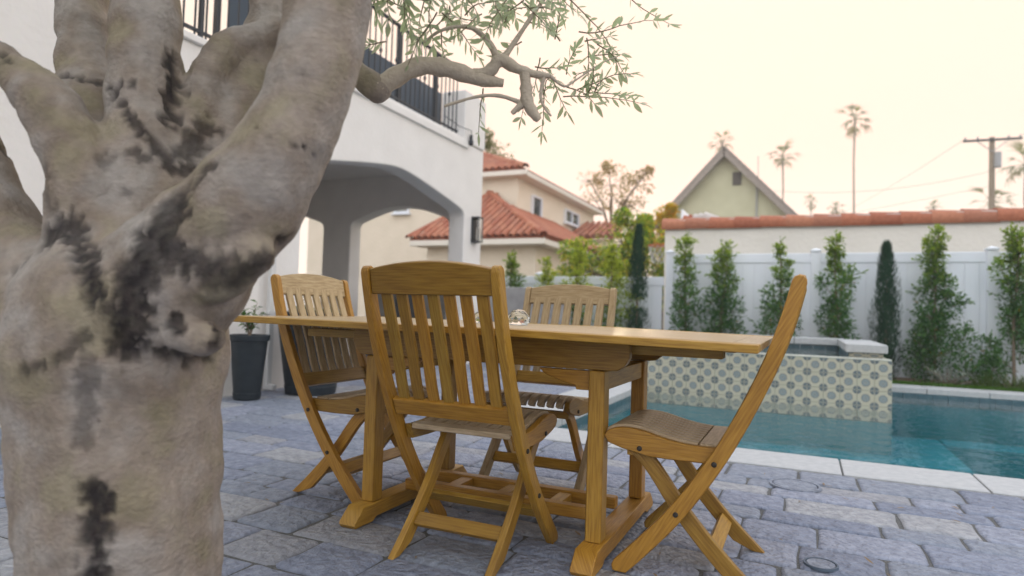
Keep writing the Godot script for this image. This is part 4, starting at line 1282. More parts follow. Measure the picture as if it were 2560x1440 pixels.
	for k in 25:
		ring.append(Vector3(cos(TAU * k / 24), 0, sin(TAU * k / 24)) * 0.225)
		rr.append(0.014)
	b = MB.new()
	b.tube(ring, rr, 6, false)
	part("rim", b, M.hoop_red, hp)
	b = MB.new()
	for k in 12:
		for s in [-1, 1]:
			var pth := []
			for q in 5:
				var a: float = TAU * (k + s * q * 0.5) / 12
				pth.append(Vector3(cos(a), 0, sin(a)) * lerpf(0.225, 0.14, q / 4.0) - Vector3(0, q * 0.09, 0))
			b.tube(pth, [0.006, 0.006, 0.006, 0.006, 0.006], 4, false)
	part("net", b, M.net_white, hp)
	boxpart("backboard", Vector3(0.45, 0.3, -0.3), Vector3(0.04, 0.75, 1.0), M.vinyl, hp, 0.004)
	b = MB.new()
	b.tube([Vector3(0.5, -2.16, -0.3), Vector3(0.5, 0.2, -0.3)], [0.05, 0.05], 8)
	part("pole", b, M.metal_grey, hp)

func tree(called: String, label: String, at: Vector3, trunk_h: float, clumps: Array, per: int, l: float, w: float, cols: Array) -> void:
	var g := thing(called, label, "tree", at)
	var b := MB.new()
	b.tube([Vector3.ZERO, Vector3(0.05, trunk_h * 0.5, 0), Vector3(0, trunk_h, 0)], [0.16, 0.12, 0.09], 8)
	for c in clumps:
		var e: Vector3 = c[0] - at
		b.tube([Vector3(0, trunk_h * 0.9, 0), Vector3(0, trunk_h, 0).lerp(e, 0.5) + Vector3(jit(0.1), 0.1, 0), e], [0.06, 0.035, 0.015], 6)
		for k in 7:
			var d := Vector3(jit(1), jit(0.7), jit(1)).normalized() * float(c[1]) * 0.9
			b.tube([e, e + d * 0.5 + Vector3(0, 0.04, 0), e + d], [0.014, 0.009, 0.005], 4)
	part("trunk", b, M.bark_far, g)
	var f := MB.new()
	f.tinted = true
	var lc := []
	for c in clumps:
		lc.append([Vector3(c[0]) - at, c[1]])
		for k in 3:
			lc.append([Vector3(c[0]) - at + Vector3(jit(1), jit(0.8), jit(1)).normalized() * float(c[1]) * 0.75, float(c[1]) * 0.45])
	crown(f, lc, per / 2, l, w, cols)
	part("crown", f, M.leaf, g)

# --- dining table ---------------------------------------------------------------
func make_table() -> void:
	var t := thing("dining_table", "rectangular slatted teak extension table on trestle feet", "table", Vector3(-1.02, 0, -2.25))
	var side := Basis(Vector3(0, 0, 1), Vector3(0, 1, 0), Vector3(1, 0, 0))   # outline drawn in (z, y), thickness along x
	for sx in [-1, 1]:
		var x: float = sx * 0.43
		var foot := MB.new()
		foot.extrude(PackedVector2Array([Vector2(-0.405, 0.0), Vector2(-0.31, 0.0), Vector2(-0.285, 0.014), Vector2(0.285, 0.014), Vector2(0.31, 0.0), Vector2(0.405, 0.0), Vector2(0.415, 0.012), Vector2(0.412, 0.022), Vector2(0.365, 0.066), Vector2(-0.365, 0.066), Vector2(-0.412, 0.022), Vector2(-0.415, 0.012)]), 0.072, 0.004, Transform3D(side, Vector3(x, 0, 0)), Vector2(1, 0), sx * 0.7)
		part("foot", foot, M.teak, t)
		for sz in [-1, 1]:
			boxpart("leg", Vector3(x, 0.333, sz * 0.275), Vector3(0.052, 0.534, 0.062), M.teak, t, 0.005)
			# curved bracket under the bearer, on the inner side of the leg
			var br := MB.new()
			var i0: float = -sx * 0.027
			br.extrude(PackedVector2Array([Vector2(i0, 0.597), Vector2(i0 - sx * 0.175, 0.597), Vector2(i0 - sx * 0.155, 0.578), Vector2(i0 - sx * 0.10, 0.560), Vector2(i0 - sx * 0.05, 0.548), Vector2(i0 - sx * 0.045, 0.535), Vector2(i0, 0.535)]), 0.026, 0.003, T(x, 0, sz * 0.275), Vector2(1, 0), 0.3)
			part("bracket", br, M.teak, t)
		boxpart("cross_rail", Vector3(x, 0.565, 0), Vector3(0.032, 0.062, 0.486), M.teak, t, 0.004)
	for sz in [-1, 1]:
		var b := MB.new()
		var hx := 0.53
		b.extrude(PackedVector2Array([Vector2(-hx, 0.700), Vector2(hx, 0.700), Vector2(hx, 0.645), Vector2(hx - 0.012, 0.622), Vector2(hx - 0.035, 0.604), Vector2(hx - 0.06, 0.601), Vector2(-hx + 0.06, 0.601), Vector2(-hx + 0.035, 0.604), Vector2(-hx + 0.012, 0.622), Vector2(-hx, 0.645)]), 0.034, 0.003, T(0, 0, sz * 0.275), Vector2(1, 0), 1.3 + sz)
		part("bearer", b, M.teak, t)
		# sliding rails that carry the leaves
		for k in 2:
			boxpart("slider", Vector3(0.0, 0.670, sz * (0.225 - k * 0.04)), Vector3(1.60, 0.032, 0.03), M.teak, t, 0.003)
		boxpart("stretcher", Vector3(0, 0.088, sz * 0.085), Vector3(0.80, 0.042, 0.042), M.teak, t, 0.004)
	for k in 3:
		boxpart("stretcher_tie", Vector3(-0.21 + k * 0.21, 0.086, 0), Vector3(0.05, 0.032, 0.126), M.teak, t, 0.003)
	# top: a centre section and two leaves of lengthwise slats with end boards
	var secs := [[-0.975, -0.215, 0.007, -1.0], [-0.212, 0.187, 0.0, 0.0], [0.190, 0.915, -0.019, 1.0]]
	for s in secs:
		var len_: float = s[1] - s[0]
		var hinge := Vector3(s[0] if s[3] >= 0 else s[1], 0.7135, 0)
		var turn := Basis(Vector3.BACK, s[2] * s[3])
		var lift: float = 0.0
		var xs: float = 0.0 if s[3] >= 0 else -len_
		var a0 := xs
		var a1 := xs + len_
		var eb := 0.075
		if s[3] > 0: a1 -= eb
		if s[3] < 0: a0 += eb
		for k in 11:
			var w := 0.98 / 11.0
			var z := -0.49 + w * (k + 0.5)
			var q := MB.new()
			var b0 := a0 if (k > 0 and k < 10) else xs
			var b1 := a1 if (k > 0 and k < 10) else xs + len_
			q.box(Transform3D.IDENTITY, Vector3(b1 - b0 - 0.001, 0.023, w - 0.005), 0.003, k * 1.7 + s[0])
			part("top_slat", q, M.teak_weathered if (k > 0 and k < 10) else M.teak_top, t, Transform3D(turn, hinge + turn * Vector3((b0 + b1) * 0.5, lift, z)))
		if s[3] != 0.0:
			var q := MB.new()
			q.box(Transform3D.IDENTITY, Vector3(eb - 0.002, 0.023, 0.798), 0.003, s[0])
			part("end_board", q, M.teak_weathered, t, Transform3D(turn, hinge + turn * Vector3(a1 + eb * 0.5 if s[3] > 0 else a0 - eb * 0.5, lift, 0)))
	# faceted glass ornaments
	glass(Vector3(-1.02, 0.7285, -2.30), 0.042, "clear faceted glass ornament on the table near the far chair")
	glass(Vector3(-1.23, 0.7285, -2.38), 0.034, "second glass ornament half hidden behind the near chair's back slats")

func glass(at: Vector3, r: float, label: String) -> void:
	var g := thing("glass_ornament", label, "ornament", at, 0.3)
	var b := MB.new()
	var prof := [Vector2(0.0, 0.0), Vector2(r * 0.9, 0.0), Vector2(r * 1.08, r * 0.35), Vector2(r * 1.0, r * 0.8), Vector2(r * 0.62, r * 1.25), Vector2(0.0, r * 1.42)]
	for i in prof.size() - 1:
		for k in 9:
			var a := TAU * (k + 0.5 * (i % 2)) / 9
			var d := TAU * (k + 1 + 0.5 * (i % 2)) / 9
			var a2 := TAU * (k + 0.5 * ((i + 1) % 2)) / 9
			var d2 := TAU * (k + 1 + 0.5 * ((i + 1) % 2)) / 9
			if i % 2 == 1:
				a2 += TAU / 9
				d2 += TAU / 9
			var p: Vector2 = prof[i]
			var q: Vector2 = prof[i + 1]
			var A := Vector3(cos(a) * p.x, p.y, sin(a) * p.x)
			var B := Vector3(cos(d) * p.x, p.y, sin(d) * p.x)
			var C := Vector3(cos(a2) * q.x, q.y, sin(a2) * q.x)
			var D := Vector3(cos(d2) * q.x, q.y, sin(d2) * q.x)
			var mid := Vector3(0, r * 0.6, 0)
			for f in [[A, B, C], [B, D, C]]:
				var nn: Vector3 = (f[1] - f[0]).cross(f[2] - f[0])
				if nn.length() < 1e-9: continue
				nn = nn.normalized()
				if nn.dot((f[0] + f[1] + f[2]) / 3.0 - mid) < 0: nn = -nn
				b.tri(f[0], f[1], f[2], nn, nn, nn)
	part("body", b, M.glass, g)
	var bs := MB.new()
	bs.lathe(PackedVector2Array([Vector2(0, 0.0005), Vector2(r * 0.86, 0.0005), Vector2(r * 0.86, 0.003), Vector2(0, 0.003)]), 18, Transform3D.IDENTITY)
	part("base_pad", bs, M.vinyl, g, T(0, -0.003, 0))

# --- folding chairs ---------------------------------------------------------------
func smooth2(p: PackedVector2Array, times := 2) -> PackedVector2Array:
	for it in times:
		var q := PackedVector2Array([p[0]])
		for i in p.size() - 1:
			if i > 0: q.append(p[i].lerp(p[i + 1], 0.25))
			if i < p.size() - 2: q.append(p[i].lerp(p[i + 1], 0.75))
		q.append(p[-1])
		p = q
	return p

# outline of a curved board along a centre line; ends rounded when asked; nothing below the floor
func board(path: PackedVector2Array, w0: float, w1: float, round0 := true, round1 := true) -> PackedVector2Array:
	var m := path.size()
	var left := PackedVector2Array()
	var right := PackedVector2Array()
	for i in m:
		var d := (path[mini(i + 1, m - 1)] - path[maxi(i - 1, 0)]).normalized()
		var o := Vector2(-d.y, d.x) * lerpf(w0, w1, float(i) / (m - 1)) * 0.5
		left.append(path[i] + o)
		right.append(path[i] - o)
	var out := PackedVector2Array()
	out.append_array(left)
	if round1:
		var d := (path[m - 1] - path[m - 2]).normalized()
		for k in range(1, 5):
			var a := PI * k / 5
			out.append(path[m - 1] + (Vector2(-d.y, d.x) * cos(a) + d * sin(a)) * w1 * 0.5)
	right.reverse()
	out.append_array(right)
	if round0:
		var d := (path[0] - path[1]).normalized()
		for k in range(1, 5):
			var a := PI * k / 5
			out.append(path[0] + (Vector2(-d.y, d.x) * cos(a) + d * sin(a)) * w0 * 0.5)
	var clean := PackedVector2Array()
	for p in out:
		var q := Vector2(p.x, maxf(p.y, 0.0))
		if clean.is_empty() or clean[-1].distance_to(q) > 0.0015:
			clean.append(q)
	return clean

const SIDE := Basis(Vector3(0, 0, 1), Vector3(0, 1, 0), Vector3(1, 0, 0))
var chair_proto: Dictionary = {}

func chair(label: String, at: Vector3, turn: float, worn: bool, face: String = "teak_grey") -> void:
	var c := thing("folding_chair", label, "chair", at, turn, "teak folding chairs round the table")
	var wood: Material = M.teak
	var back: Material = M[face] if worn else M.teak
	if chair_proto.is_empty():
		build_chair_meshes()
	var P := chair_proto
	for s in [-1, 1]:
		part("stile", P.stile, wood if face != "teak_tan" else M.teak_tan, c, T(s * 0.219, 0, 0))
		part("leg", P.leg, wood, c, T(s * 0.166, 0, 0))
		part("seat_rail", P.rail, wood, c, T(s * 0.192, 0, 0))
		for q in [[0.219 + 0.0155, 0.278, 0.357], [0.219 + 0.0155, 0.172, 0.198], [0.192 + 0.0135, 0.055, 0.372]]:
			part("bolt", P.bolt, M.bolt, c, Transform3D(Basis(Vector3.BACK, -s * PI / 2), Vector3(s * q[0], q[2], q[1])))
	for k in 9:
		part("seat_slat", P.seat, M.teak_seat, c, T((k - 4) * 0.0403, 0, 0))
	part("seat_board", P.seat_board, M.teak_seat, c, T(0, 0, 0))
	part("seat_batten", P.batten, wood, c, T(0, 0.358, 0.02))
	for k in 7:
		part("back_slat", P.slat[k % 3], back, c, T((k - 3) * 0.0545, 0, 0))
	part("top_rail", P.top, back, c)
	part("lower_rail", P.low, wood, c)
	part("rung", P.rung_leg, wood, c)
	part("rung", P.rung_stile, wood, c)

func build_chair_meshes() -> void:
	var P := {}
	var b := MB.new()
	var path := smooth2(PackedVector2Array([Vector2(0.008, 0.016), Vector2(0.085, 0.098), Vector2(0.172, 0.197), Vector2(0.282, 0.357), Vector2(0.365, 0.515), Vector2(0.43, 0.665), Vector2(0.470, 0.785), Vector2(0.495, 0.885)]), 2)
	b.extrude(board(path, 0.052, 0.040), 0.028, 0.004, Transform3D(SIDE, Vector3.ZERO), Vector2(0.5, 0.87).normalized(), 0.2)
	P.stile = b.mesh()
	b = MB.new()
	path = smooth2(PackedVector2Array([Vector2(0.03, 0.372), Vector2(0.085, 0.325), Vector2(0.172, 0.198), Vector2(0.265, 0.093), Vector2(0.38, -0.02)]), 2)
	b.extrude(board(path, 0.045, 0.050, true, false), 0.024, 0.003, Transform3D(SIDE, Vector3.ZERO), Vector2(0.68, -0.73), 0.6)
	P.leg = b.mesh()
	b = MB.new()
	var topc := smooth2(PackedVector2Array([Vector2(-0.058, 0.400), Vector2(-0.048, 0.420), Vector2(0.0, 0.433), Vector2(0.06, 0.428), Vector2(0.12, 0.411), Vector2(0.18, 0.400), Vector2(0.25, 0.397), Vector2(0.292, 0.400)]), 2)
	var rail := topc.duplicate()
	for p in [Vector2(0.268, 0.350), Vector2(0.17, 0.348), Vector2(0.08, 0.350), Vector2(0.0, 0.366), Vector2(-0.045, 0.380)]:
		rail.append(p)
	b.extrude(rail, 0.024, 0.004, Transform3D(SIDE, Vector3.ZERO), Vector2(1, 0), 0.9)
	P.rail = b.mesh()
	# seat slats follow the same wave
	b = MB.new()
	var wave := smooth2(PackedVector2Array([Vector2(-0.055, 0.396), Vector2(-0.046, 0.418), Vector2(0.0, 0.429), Vector2(0.06, 0.424), Vector2(0.12, 0.407), Vector2(0.18, 0.396), Vector2(0.224, 0.393)]), 2)
	b.extrude(board(wave, 0.022, 0.022, false, false), 0.0292, 0.003, Transform3D(SIDE, Vector3.ZERO), Vector2(1, 0), 1.4)
	P.seat = b.mesh()
	b = MB.new()
	b.box(T(0, 0.394, 0.256), Vector3(0.358, 0.018, 0.058), 0.003, 0.4)
	P.seat_board = b.mesh()
	b = MB.new()
	b.box(Transform3D.IDENTITY, Vector3(0.358, 0.03, 0.02), 0.002)
	P.batten = b.mesh()
	P.slat = []
	for k in 3:
		b = MB.new()
		var sp := smooth2(PackedVector2Array([Vector2(0.345, 0.476), Vector2(0.372, 0.54), Vector2(0.392, 0.61), Vector2(0.421, 0.69), Vector2(0.455, 0.775), Vector2(0.480, 0.85)]), 2)
		b.extrude(board(sp, 0.013, 0.013, false, false), 0.0365, 0.002, Transform3D(SIDE, Vector3.ZERO), Vector2(0.35, 0.94).normalized(), 0.37 * k)
		P.slat.append(b.mesh())
	# top rail: arched upper edge between the stiles, tilted like them
	b = MB.new()
	var tp := PackedVector2Array()
	for k in 13:
		var u := -0.2045 + 0.409 * k / 12.0
		tp.append(Vector2(u, 0.060 + 0.022 * (1.0 - pow(u / 0.2045, 2))))
	tp.append(Vector2(0.2045, -0.018))
	tp.append(Vector2(-0.2045, -0.018))
	var tilt := Basis(Vector3.RIGHT, 0.235)
	b.extrude(tp, 0.024, 0.004, Transform3D(tilt, Vector3(0, 0.838, 0.483)), Vector2(1, 0), 0.55)
	P.top = b.mesh()
	b = MB.new()
	b.box(Transform3D(Basis(Vector3.RIGHT, 0.48), Vector3(0, 0.468, 0.343)), Vector3(0.409, 0.058, 0.024), 0.004, 0.8)
	P.low = b.mesh()
	b = MB.new()
	b.box(Transform3D(Basis(Vector3.RIGHT, -0.8), Vector3(0, 0.093, 0.272)), Vector3(0.308, 0.046, 0.018), 0.003, 1.1)
	P.rung_leg = b.mesh()
	b = MB.new()
	b.box(Transform3D(Basis(Vector3.RIGHT, 0.72), Vector3(0, 0.13, 0.118)), Vector3(0.41, 0.046, 0.018), 0.003, 1.6)
	P.rung_stile = b.mesh()
	b = MB.new()
	b.lathe(PackedVector2Array([Vector2(0, 0.004), Vector2(0.0055, 0.0035), Vector2(0.0078, 0.0015), Vector2(0.0078, -0.002)]), 12, Transform3D.IDENTITY)
	P.bolt = b.mesh()
	chair_proto = P

func make_chairs() -> void:
	chair("golden teak folding chair in front of the table, its back to the viewer", Vector3(-0.99, 0, -2.079), 0.0, false)
	chair("teak folding chair in side view at the pool end of the table", Vector3(-0.508, 0, -2.165), PI / 2, false)
	chair("weathered folding chair at the table's far left end by the pots", Vector3(-1.54, 0, -2.262), -PI / 2, true, "teak_pale")
	chair("weathered folding chair on the far side of the table facing the viewer", Vector3(-1.05, 0, -2.487), PI, true, "teak_tan")

# --- olive tree -----------------------------------------------------------------
func make_olive_tree() -> void:
	var o := Vector3(-1.30, 0.0, -0.93)
	var g := thing("olive_tree", "thick trunked old olive tree with pale stained bark in the left foreground", "tree", o)
	part("trunk", trunk_mesh(o), M.bark, g)
	for br in BRANCHES:
		var path := []
		var rad := []
		for p in br:
			path.append(Vector3(p[0], p[1], p[2]) - o)
			rad.append(p[3])
		var r := bend(path, rad, 4)
		var b := MB.new()
		b.tinted = true
		b.col = Color(0.52, 0.45, 0.36)
		var rr := []
		for i in r[1].size():
			rr.append(float(r[1][i]) * (1.0 + 0.10 * sin(i * 1.9) + jit(0.04)))
		b.tube(r[0], rr, 10)
		part("branch", b, M.bark, g)
	# twigs and leaves
	var twig := MB.new()
	twig.tinted = true
	twig.col = Color(0.22, 0.19, 0.13)
	var spots := []     # [base, direction, up, length]
	var starts := []
	# the dense veil over the terrace, and sprays trailing out to the right
	for k in 84:
		var u := rng.randf()
		var p := Vector3(-0.97, 1.60, -1.18).lerp(Vector3(-0.64, 1.60, -1.60), pow(u, 1.25)) + Vector3(jit(0.06), jit(0.13) + 0.03, jit(0.14))
		starts.append([p, Vector3(jit(1) + 0.1, jit(0.8) - 0.30, jit(1) - 0.1), rng.randf_range(0.10, 0.17), 8])
	for k in 16:
		var p := Vector3(-0.62, 1.48, -1.68) + Vector3(jit(0.10), jit(0.10), jit(0.06))
		starts.append([p, Vector3(jit(0.7) + 0.5, jit(0.6) - 0.1, jit(0.6)), rng.randf_range(0.09, 0.15), 7])
	for sp in [[Vector3(-0.62, 1.66, -1.64), Vector3(0.75, -0.40, -0.35), 0.27, 11], [Vector3(-0.50, 1.70, -1.70), Vector3(0.75, -0.5, -0.2), 0.22, 9], [Vector3(-0.60, 1.42, -1.72), Vector3(0.80, 0.20, -0.1), 0.20, 11], [Vector3(-0.64, 1.40, -1.71), Vector3(0.72, 0.02, -0.2), 0.22, 11], [Vector3(-0.58, 1.56, -1.66), Vector3(0.85, -0.2, 0.1), 0.22, 9], [Vector3(-0.80, 1.38, -1.52), Vector3(0.05, -1, 0), 0.13, 6], [Vector3(-0.72, 1.40, -1.6), Vector3(0.1, -0.9, 0.1), 0.09, 5], [Vector3(-1.0, 1.44, -1.24), Vector3(0.1, -0.25, 0.2), 0.08, 8], [Vector3(-0.94, 1.43, -1.27), Vector3(-0.2, -0.1, 0.2), 0.08, 8], [Vector3(-0.52, 1.74, -1.62), Vector3(1.0, -0.25, -0.1), 0.25, 9]]:
		starts.append(sp)
	for s in starts:
		var d: Vector3 = Vector3(s[1]).normalized()
		var p: Vector3 = Vector3(s[0]) - o
		var n: int = s[3]
		var step: float = float(s[2]) / n
		var path := [p]
		var rad := [0.0022]
		for i in n:
			d = (d + Vector3(jit(0.16), jit(0.16) - 0.035, jit(0.16))).normalized()
			p += d * step
			path.append(p)
			rad.append(lerpf(0.0022, 0.0008, float(i + 1) / n))
			var side := d.cross(Vector3(jit(1), jit(1), jit(1))).normalized()
			for sg in [-1.0, 1.0]:
				if rng.randf() < 0.84:
					spots.append([p, (d * 0.75 + side * sg * rng.randf_range(0.5, 1.1)).normalized(), side.cross(d) + Vector3(jit(0.5), jit(0.5) + 0.4, jit(0.5)), rng.randf_range(0.023, 0.044)])
		spots.append([p, d, Vector3(jit(1), 1, jit(1)), rng.randf_range(0.035, 0.05)])
		twig.tube(path, rad, 5)
	part("twigs", twig, M.bark, g).set_meta("kind", "stuff")
	var lm := []
	for k in 4:
		var b := MB.new()
		olive_leaf(b, Transform3D.IDENTITY, 0.16 + 0.06 * k, [0.05, -0.1, 0.18, 0.0][k])
		lm.append(b.mesh())
	var inv := eye.transform.affine_inverse()
	var order := []
	for i in spots.size():
		var q := inv * (Vector3(spots[i][0]) + o)
		var seen := -q.z > 0.2 and absf(q.x / q.z) < 0.82 and absf(q.y / q.z) < 0.47
		order.append([(float(spots[i][3]) / -q.z) if seen else 0.0, i])
	order.sort_custom(func(a, c): return a[0] > c[0])
	var rest := MB.new()
	for r in order.size():
		var s: Array = spots[order[r][1]]
		var d: Vector3 = s[1]
		var sd := d.cross(Vector3(s[2]).normalized()).normalized()
		var x := Transform3D(Basis(sd, sd.cross(d), d).scaled_local(Vector3.ONE * float(s[3])), s[0])
		if r < 300:
			part("leaf", lm[r % 4], M["olive_leaf%d" % (rng.randi() % 3)], g, x)
		else:
			olive_leaf(rest, x, 0.16 + 0.06 * (r % 4), [0.05, -0.1, 0.18, 0.0][r % 4])
	# the rest of the crown, out of view overhead and behind the viewer's left shoulder, placed to shade the trunk
	var cr := MB.new()
	for k in 26000:
		var d := Vector3(jit(1), jit(1), jit(1))
		if d.length() > 1.0: continue
		var p := Vector3(-1.55, 2.75, -0.55) + d * Vector3(1.55, 0.85, 1.35)
		if p.y < 1.95 + 0.55 * maxf(0.0, -p.z - 0.9) or lump_gap(p): continue
		olive_leaf(cr, Transform3D(Basis(Vector3(jit(1), jit(1), jit(1)).normalized(), jit(3.0)).scaled_local(Vector3.ONE * rng.randf_range(0.05, 0.075)), p - o), 0.24, 0.05)
	part("crown", cr, M.olive_leaf0, g).set_meta("kind", "stuff")
	part("small_leaves", rest, M.olive_leaf1, g).set_meta("kind", "stuff")

func lump_gap(p: Vector3) -> bool:
	return sin(p.x * 5.1 + 1.0) * sin(p.y * 6.3) * sin(p.z * 5.7 + 2.0) < -0.2

# a slender leaf of unit length along z
func olive_leaf(b: MB, x: Transform3D, w: float, curl: float) -> void:
	var st := [[0.0, 0.02], [0.12, 0.35], [0.4, 0.95], [0.65, 0.85], [0.88, 0.4], [1.0, 0.0]]
	for i in st.size() - 1:
		var z0: float = st[i][0]
		var z1: float = st[i + 1][0]
		var h0: float = st[i][1] * w * 0.5
		var h1: float = st[i + 1][1] * w * 0.5
		var c0 := Vector3(0, -curl * z0 * z0, z0)
		var c1 := Vector3(0, -curl * z1 * z1, z1)
		for s in [-1.0, 1.0]:
			var e0 := c0 + Vector3(s * h0, h0 * 0.25, 0)
			var e1 := c1 + Vector3(s * h1, h1 * 0.25, 0)
			var nn := (x.basis * Vector3(-s * 0.25, 1, 0)).normalized()
			b.quad(x * c0, x * e0, x * e1, x * c1, nn, nn, nn, nn)

func bend(path: Array, rad: Array, n: int) -> Array:
	var p := []
	var r := []
	for i in path.size() - 1:
		var a: Vector3 = path[maxi(i - 1, 0)]
		var b: Vector3 = path[i]
		var c: Vector3 = path[i + 1]
		var d: Vector3 = path[mini(i + 2, path.size() - 1)]
		for k in n:
			var t := float(k) / n
			p.append(b.cubic_interpolate(c, a, d, t))
			r.append(lerpf(rad[i], rad[i + 1], t))
	p.append(path[-1])
	r.append(rad[-1])
	return [p, r]

# limbs joined as one skin: distance to tapered bones, smooth minimum, surface nets
func trunk_mesh(o: Vector3) -> ArrayMesh:
	var cell := 0.0105
	var lo := Vector3(1e9, 1e9, 1e9)
	var hi := -lo
	var bones := []
	for ch in LIMBS:
		var path := []
		var rad := []
		for p in ch:
			path.append(Vector3(p[0], p[1], p[2]))
			rad.append(p[3] * 1.02)
		var bt := bend(path, rad, 2)
		for i in bt[0].size() - 1:
			var a: Vector3 = bt[0][i]
			var b: Vector3 = bt[0][i + 1]
			bones.append([a, b, bt[1][i], bt[1][i + 1]])
			var r := maxf(bt[1][i], bt[1][i + 1]) + 0.04
			lo = lo.min(a - Vector3.ONE * r).min(b - Vector3.ONE * r)
			hi = hi.max(a + Vector3.ONE * r).max(b + Vector3.ONE * r)
	lo.y = maxf(lo.y, -0.06)
	hi.y = minf(hi.y, 1.66)
	lo.x = maxf(lo.x, -1.85)
	var nx := int((hi.x - lo.x) / cell) + 2
	var ny := int((hi.y - lo.y) / cell) + 2
	var nz := int((hi.z - lo.z) / cell) + 2
	var f := PackedFloat32Array()
	f.resize(nx * ny * nz)
	f.fill(1.0)
	var lump := FastNoiseLite.new()
	lump.seed = 77
	lump.frequency = 5.5
	lump.fractal_octaves = 3
	var k := 0.013
	for bn in bones:
		var a: Vector3 = bn[0]
		var b: Vector3 = bn[1]
		var ra: float = bn[2]
		var rb: float = bn[3]
		var rm := maxf(ra, rb) + 0.045
		var p0 := (a.min(b) - Vector3.ONE * rm - lo) / cell
		var p1 := (a.max(b) + Vector3.ONE * rm - lo) / cell
		var ab := b - a
		var il := 1.0 / maxf(ab.length_squared(), 1e-9)
		for ix in range(maxi(0, int(p0.x)), mini(nx - 1, int(p1.x)) + 1):
			for iy in range(maxi(0, int(p0.y)), mini(ny - 1, int(p1.y)) + 1):
				var row := (ix * ny + iy) * nz
				for iz in range(maxi(0, int(p0.z)), mini(nz - 1, int(p1.z)) + 1):
					var ap := lo + Vector3(ix, iy, iz) * cell - a
					var t := clampf(ap.dot(ab) * il, 0.0, 1.0)
					var d := (ap - ab * t).length() - lerpf(ra, rb, t)
					if d < 0.045:
						var q := f[row + iz]
						var h := maxf(k - absf(q - d), 0.0) / k
						f[row + iz] = minf(q, d) - h * h * k * 0.25
	var at := {}
	var verts := PackedVector3Array()
	var norms := PackedVector3Array()
	var cols := PackedColorArray()
	var off := [0, 1, nz, nz + 1, ny * nz, ny * nz + 1, ny * nz + nz, ny * nz + nz + 1]
	for ix in nx - 1:
		for iy in ny - 1:
			for iz in nz - 1:
				var i := (ix * ny + iy) * nz + iz
				var neg := 0
				for q in 8:
					if f[i + off[q]] < 0.0: neg += 1
				if neg == 0 or neg == 8:
					continue
				var s := Vector3.ZERO
				var cnt := 0
				for e in [[0, 1], [0, 2], [0, 4], [1, 3], [1, 5], [2, 3], [2, 6], [4, 5], [4, 6], [3, 7], [5, 7], [6, 7]]:
					var fa := f[i + off[e[0]]]
					var fb := f[i + off[e[1]]]
					if (fa < 0.0) != (fb < 0.0):
						var t := fa / (fa - fb)
						var pa := Vector3(e[0] >> 2, (e[0] >> 1) & 1, e[0] & 1)
						var pb := Vector3(e[1] >> 2, (e[1] >> 1) & 1, e[1] & 1)
						s += pa.lerp(pb, t)
						cnt += 1
				var g := Vector3(f[i + off[4]] - f[i] + f[i + off[7]] - f[i + off[3]], f[i + off[2]] - f[i] + f[i + off[7]] - f[i + off[5]], f[i + off[1]] - f[i] + f[i + off[7]] - f[i + off[6]]).normalized()
				at[i] = verts.size()
				var w := lo + (Vector3(ix, iy, iz) + s / cnt) * cell
				verts.append(w + g * (lump.get_noise_3dv(w) * 0.014))
				norms.append(g)
	var idx := PackedInt32Array()
	for i in at:
		var iz: int = i % nz
		var iy: int = (i / nz) % ny
		var ix: int = i / (nz * ny)
		var dirs := [[ny * nz, nz, 1, iy > 0 and iz > 0], [nz, 1, ny * nz, iz > 0 and ix > 0], [1, ny * nz, nz, ix > 0 and iy > 0]]
		for d in dirs:
			if not d[3]: continue
			var fa := f[i]
			var fb := f[i + d[0]]
			if (fa < 0.0) == (fb < 0.0): continue
			var b: int = d[1]
			var c: int = d[2]
			if not (at.has(i - b) and at.has(i - c) and at.has(i - b - c)): continue
			var q := [at[i], at[i - b], at[i - b - c], at[i - c]]
			if fa < 0.0:
				q = [q[0], q[3], q[2], q[1]]
			idx.append_array([q[0], q[1], q[2], q[0], q[2], q[3]])
	# normals from the displaced faces
	var acc := PackedVector3Array()
	acc.resize(verts.size())
	for t in range(0, idx.size(), 3):
		var a := idx[t]
		var b := idx[t + 1]
		var c := idx[t + 2]
		var fn := (verts[c] - verts[a]).cross(verts[b] - verts[a])
		acc[a] += fn
		acc[b] += fn
		acc[c] += fn
	var flip := 0.0
	for i in mini(400, acc.size()):
		flip += acc[i].normalized().dot(norms[i])
	# bark colour: mottled buff, grey patches, greenish film in blotches, dark stains on the wounds, shade painted into the seams between limbs
	var n1 := FastNoiseLite.new()
	n1.seed = 5
	n1.frequency = 6.0
	n1.fractal_octaves = 4
	var n2 := FastNoiseLite.new()
	n2.seed = 6
	n2.frequency = 30.0
	n2.fractal_octaves = 4
	for i in verts.size():
		var p := verts[i]
		norms[i] = acc[i].normalized() * (1.0 if flip >= 0 else -1.0)
		var a := n1.get_noise_3d(p.x * 1.4, p.y * 0.45, p.z * 1.4)
		var b := n1.get_noise_3d(p.x + 9, p.y, p.z + 4)
		var c := n2.get_noise_3d(p.x * 1.3, p.y * 1.0, p.z * 1.3)
		var col := Color(0.325, 0.275, 0.23).lerp(Color(0.24, 0.195, 0.155), clampf(0.5 + a * 1.3, 0, 1))
		col = col.lerp(Color(0.36, 0.335, 0.31), clampf(b * 1.6 + 0.1, 0, 0.75))
		col = col.lerp(Color(0.28, 0.26, 0.14), clampf(-b * 1.2 - 0.12, 0, 0.35))
		col = col * (1.0 + 0.22 * c)
		var dark := 0.0
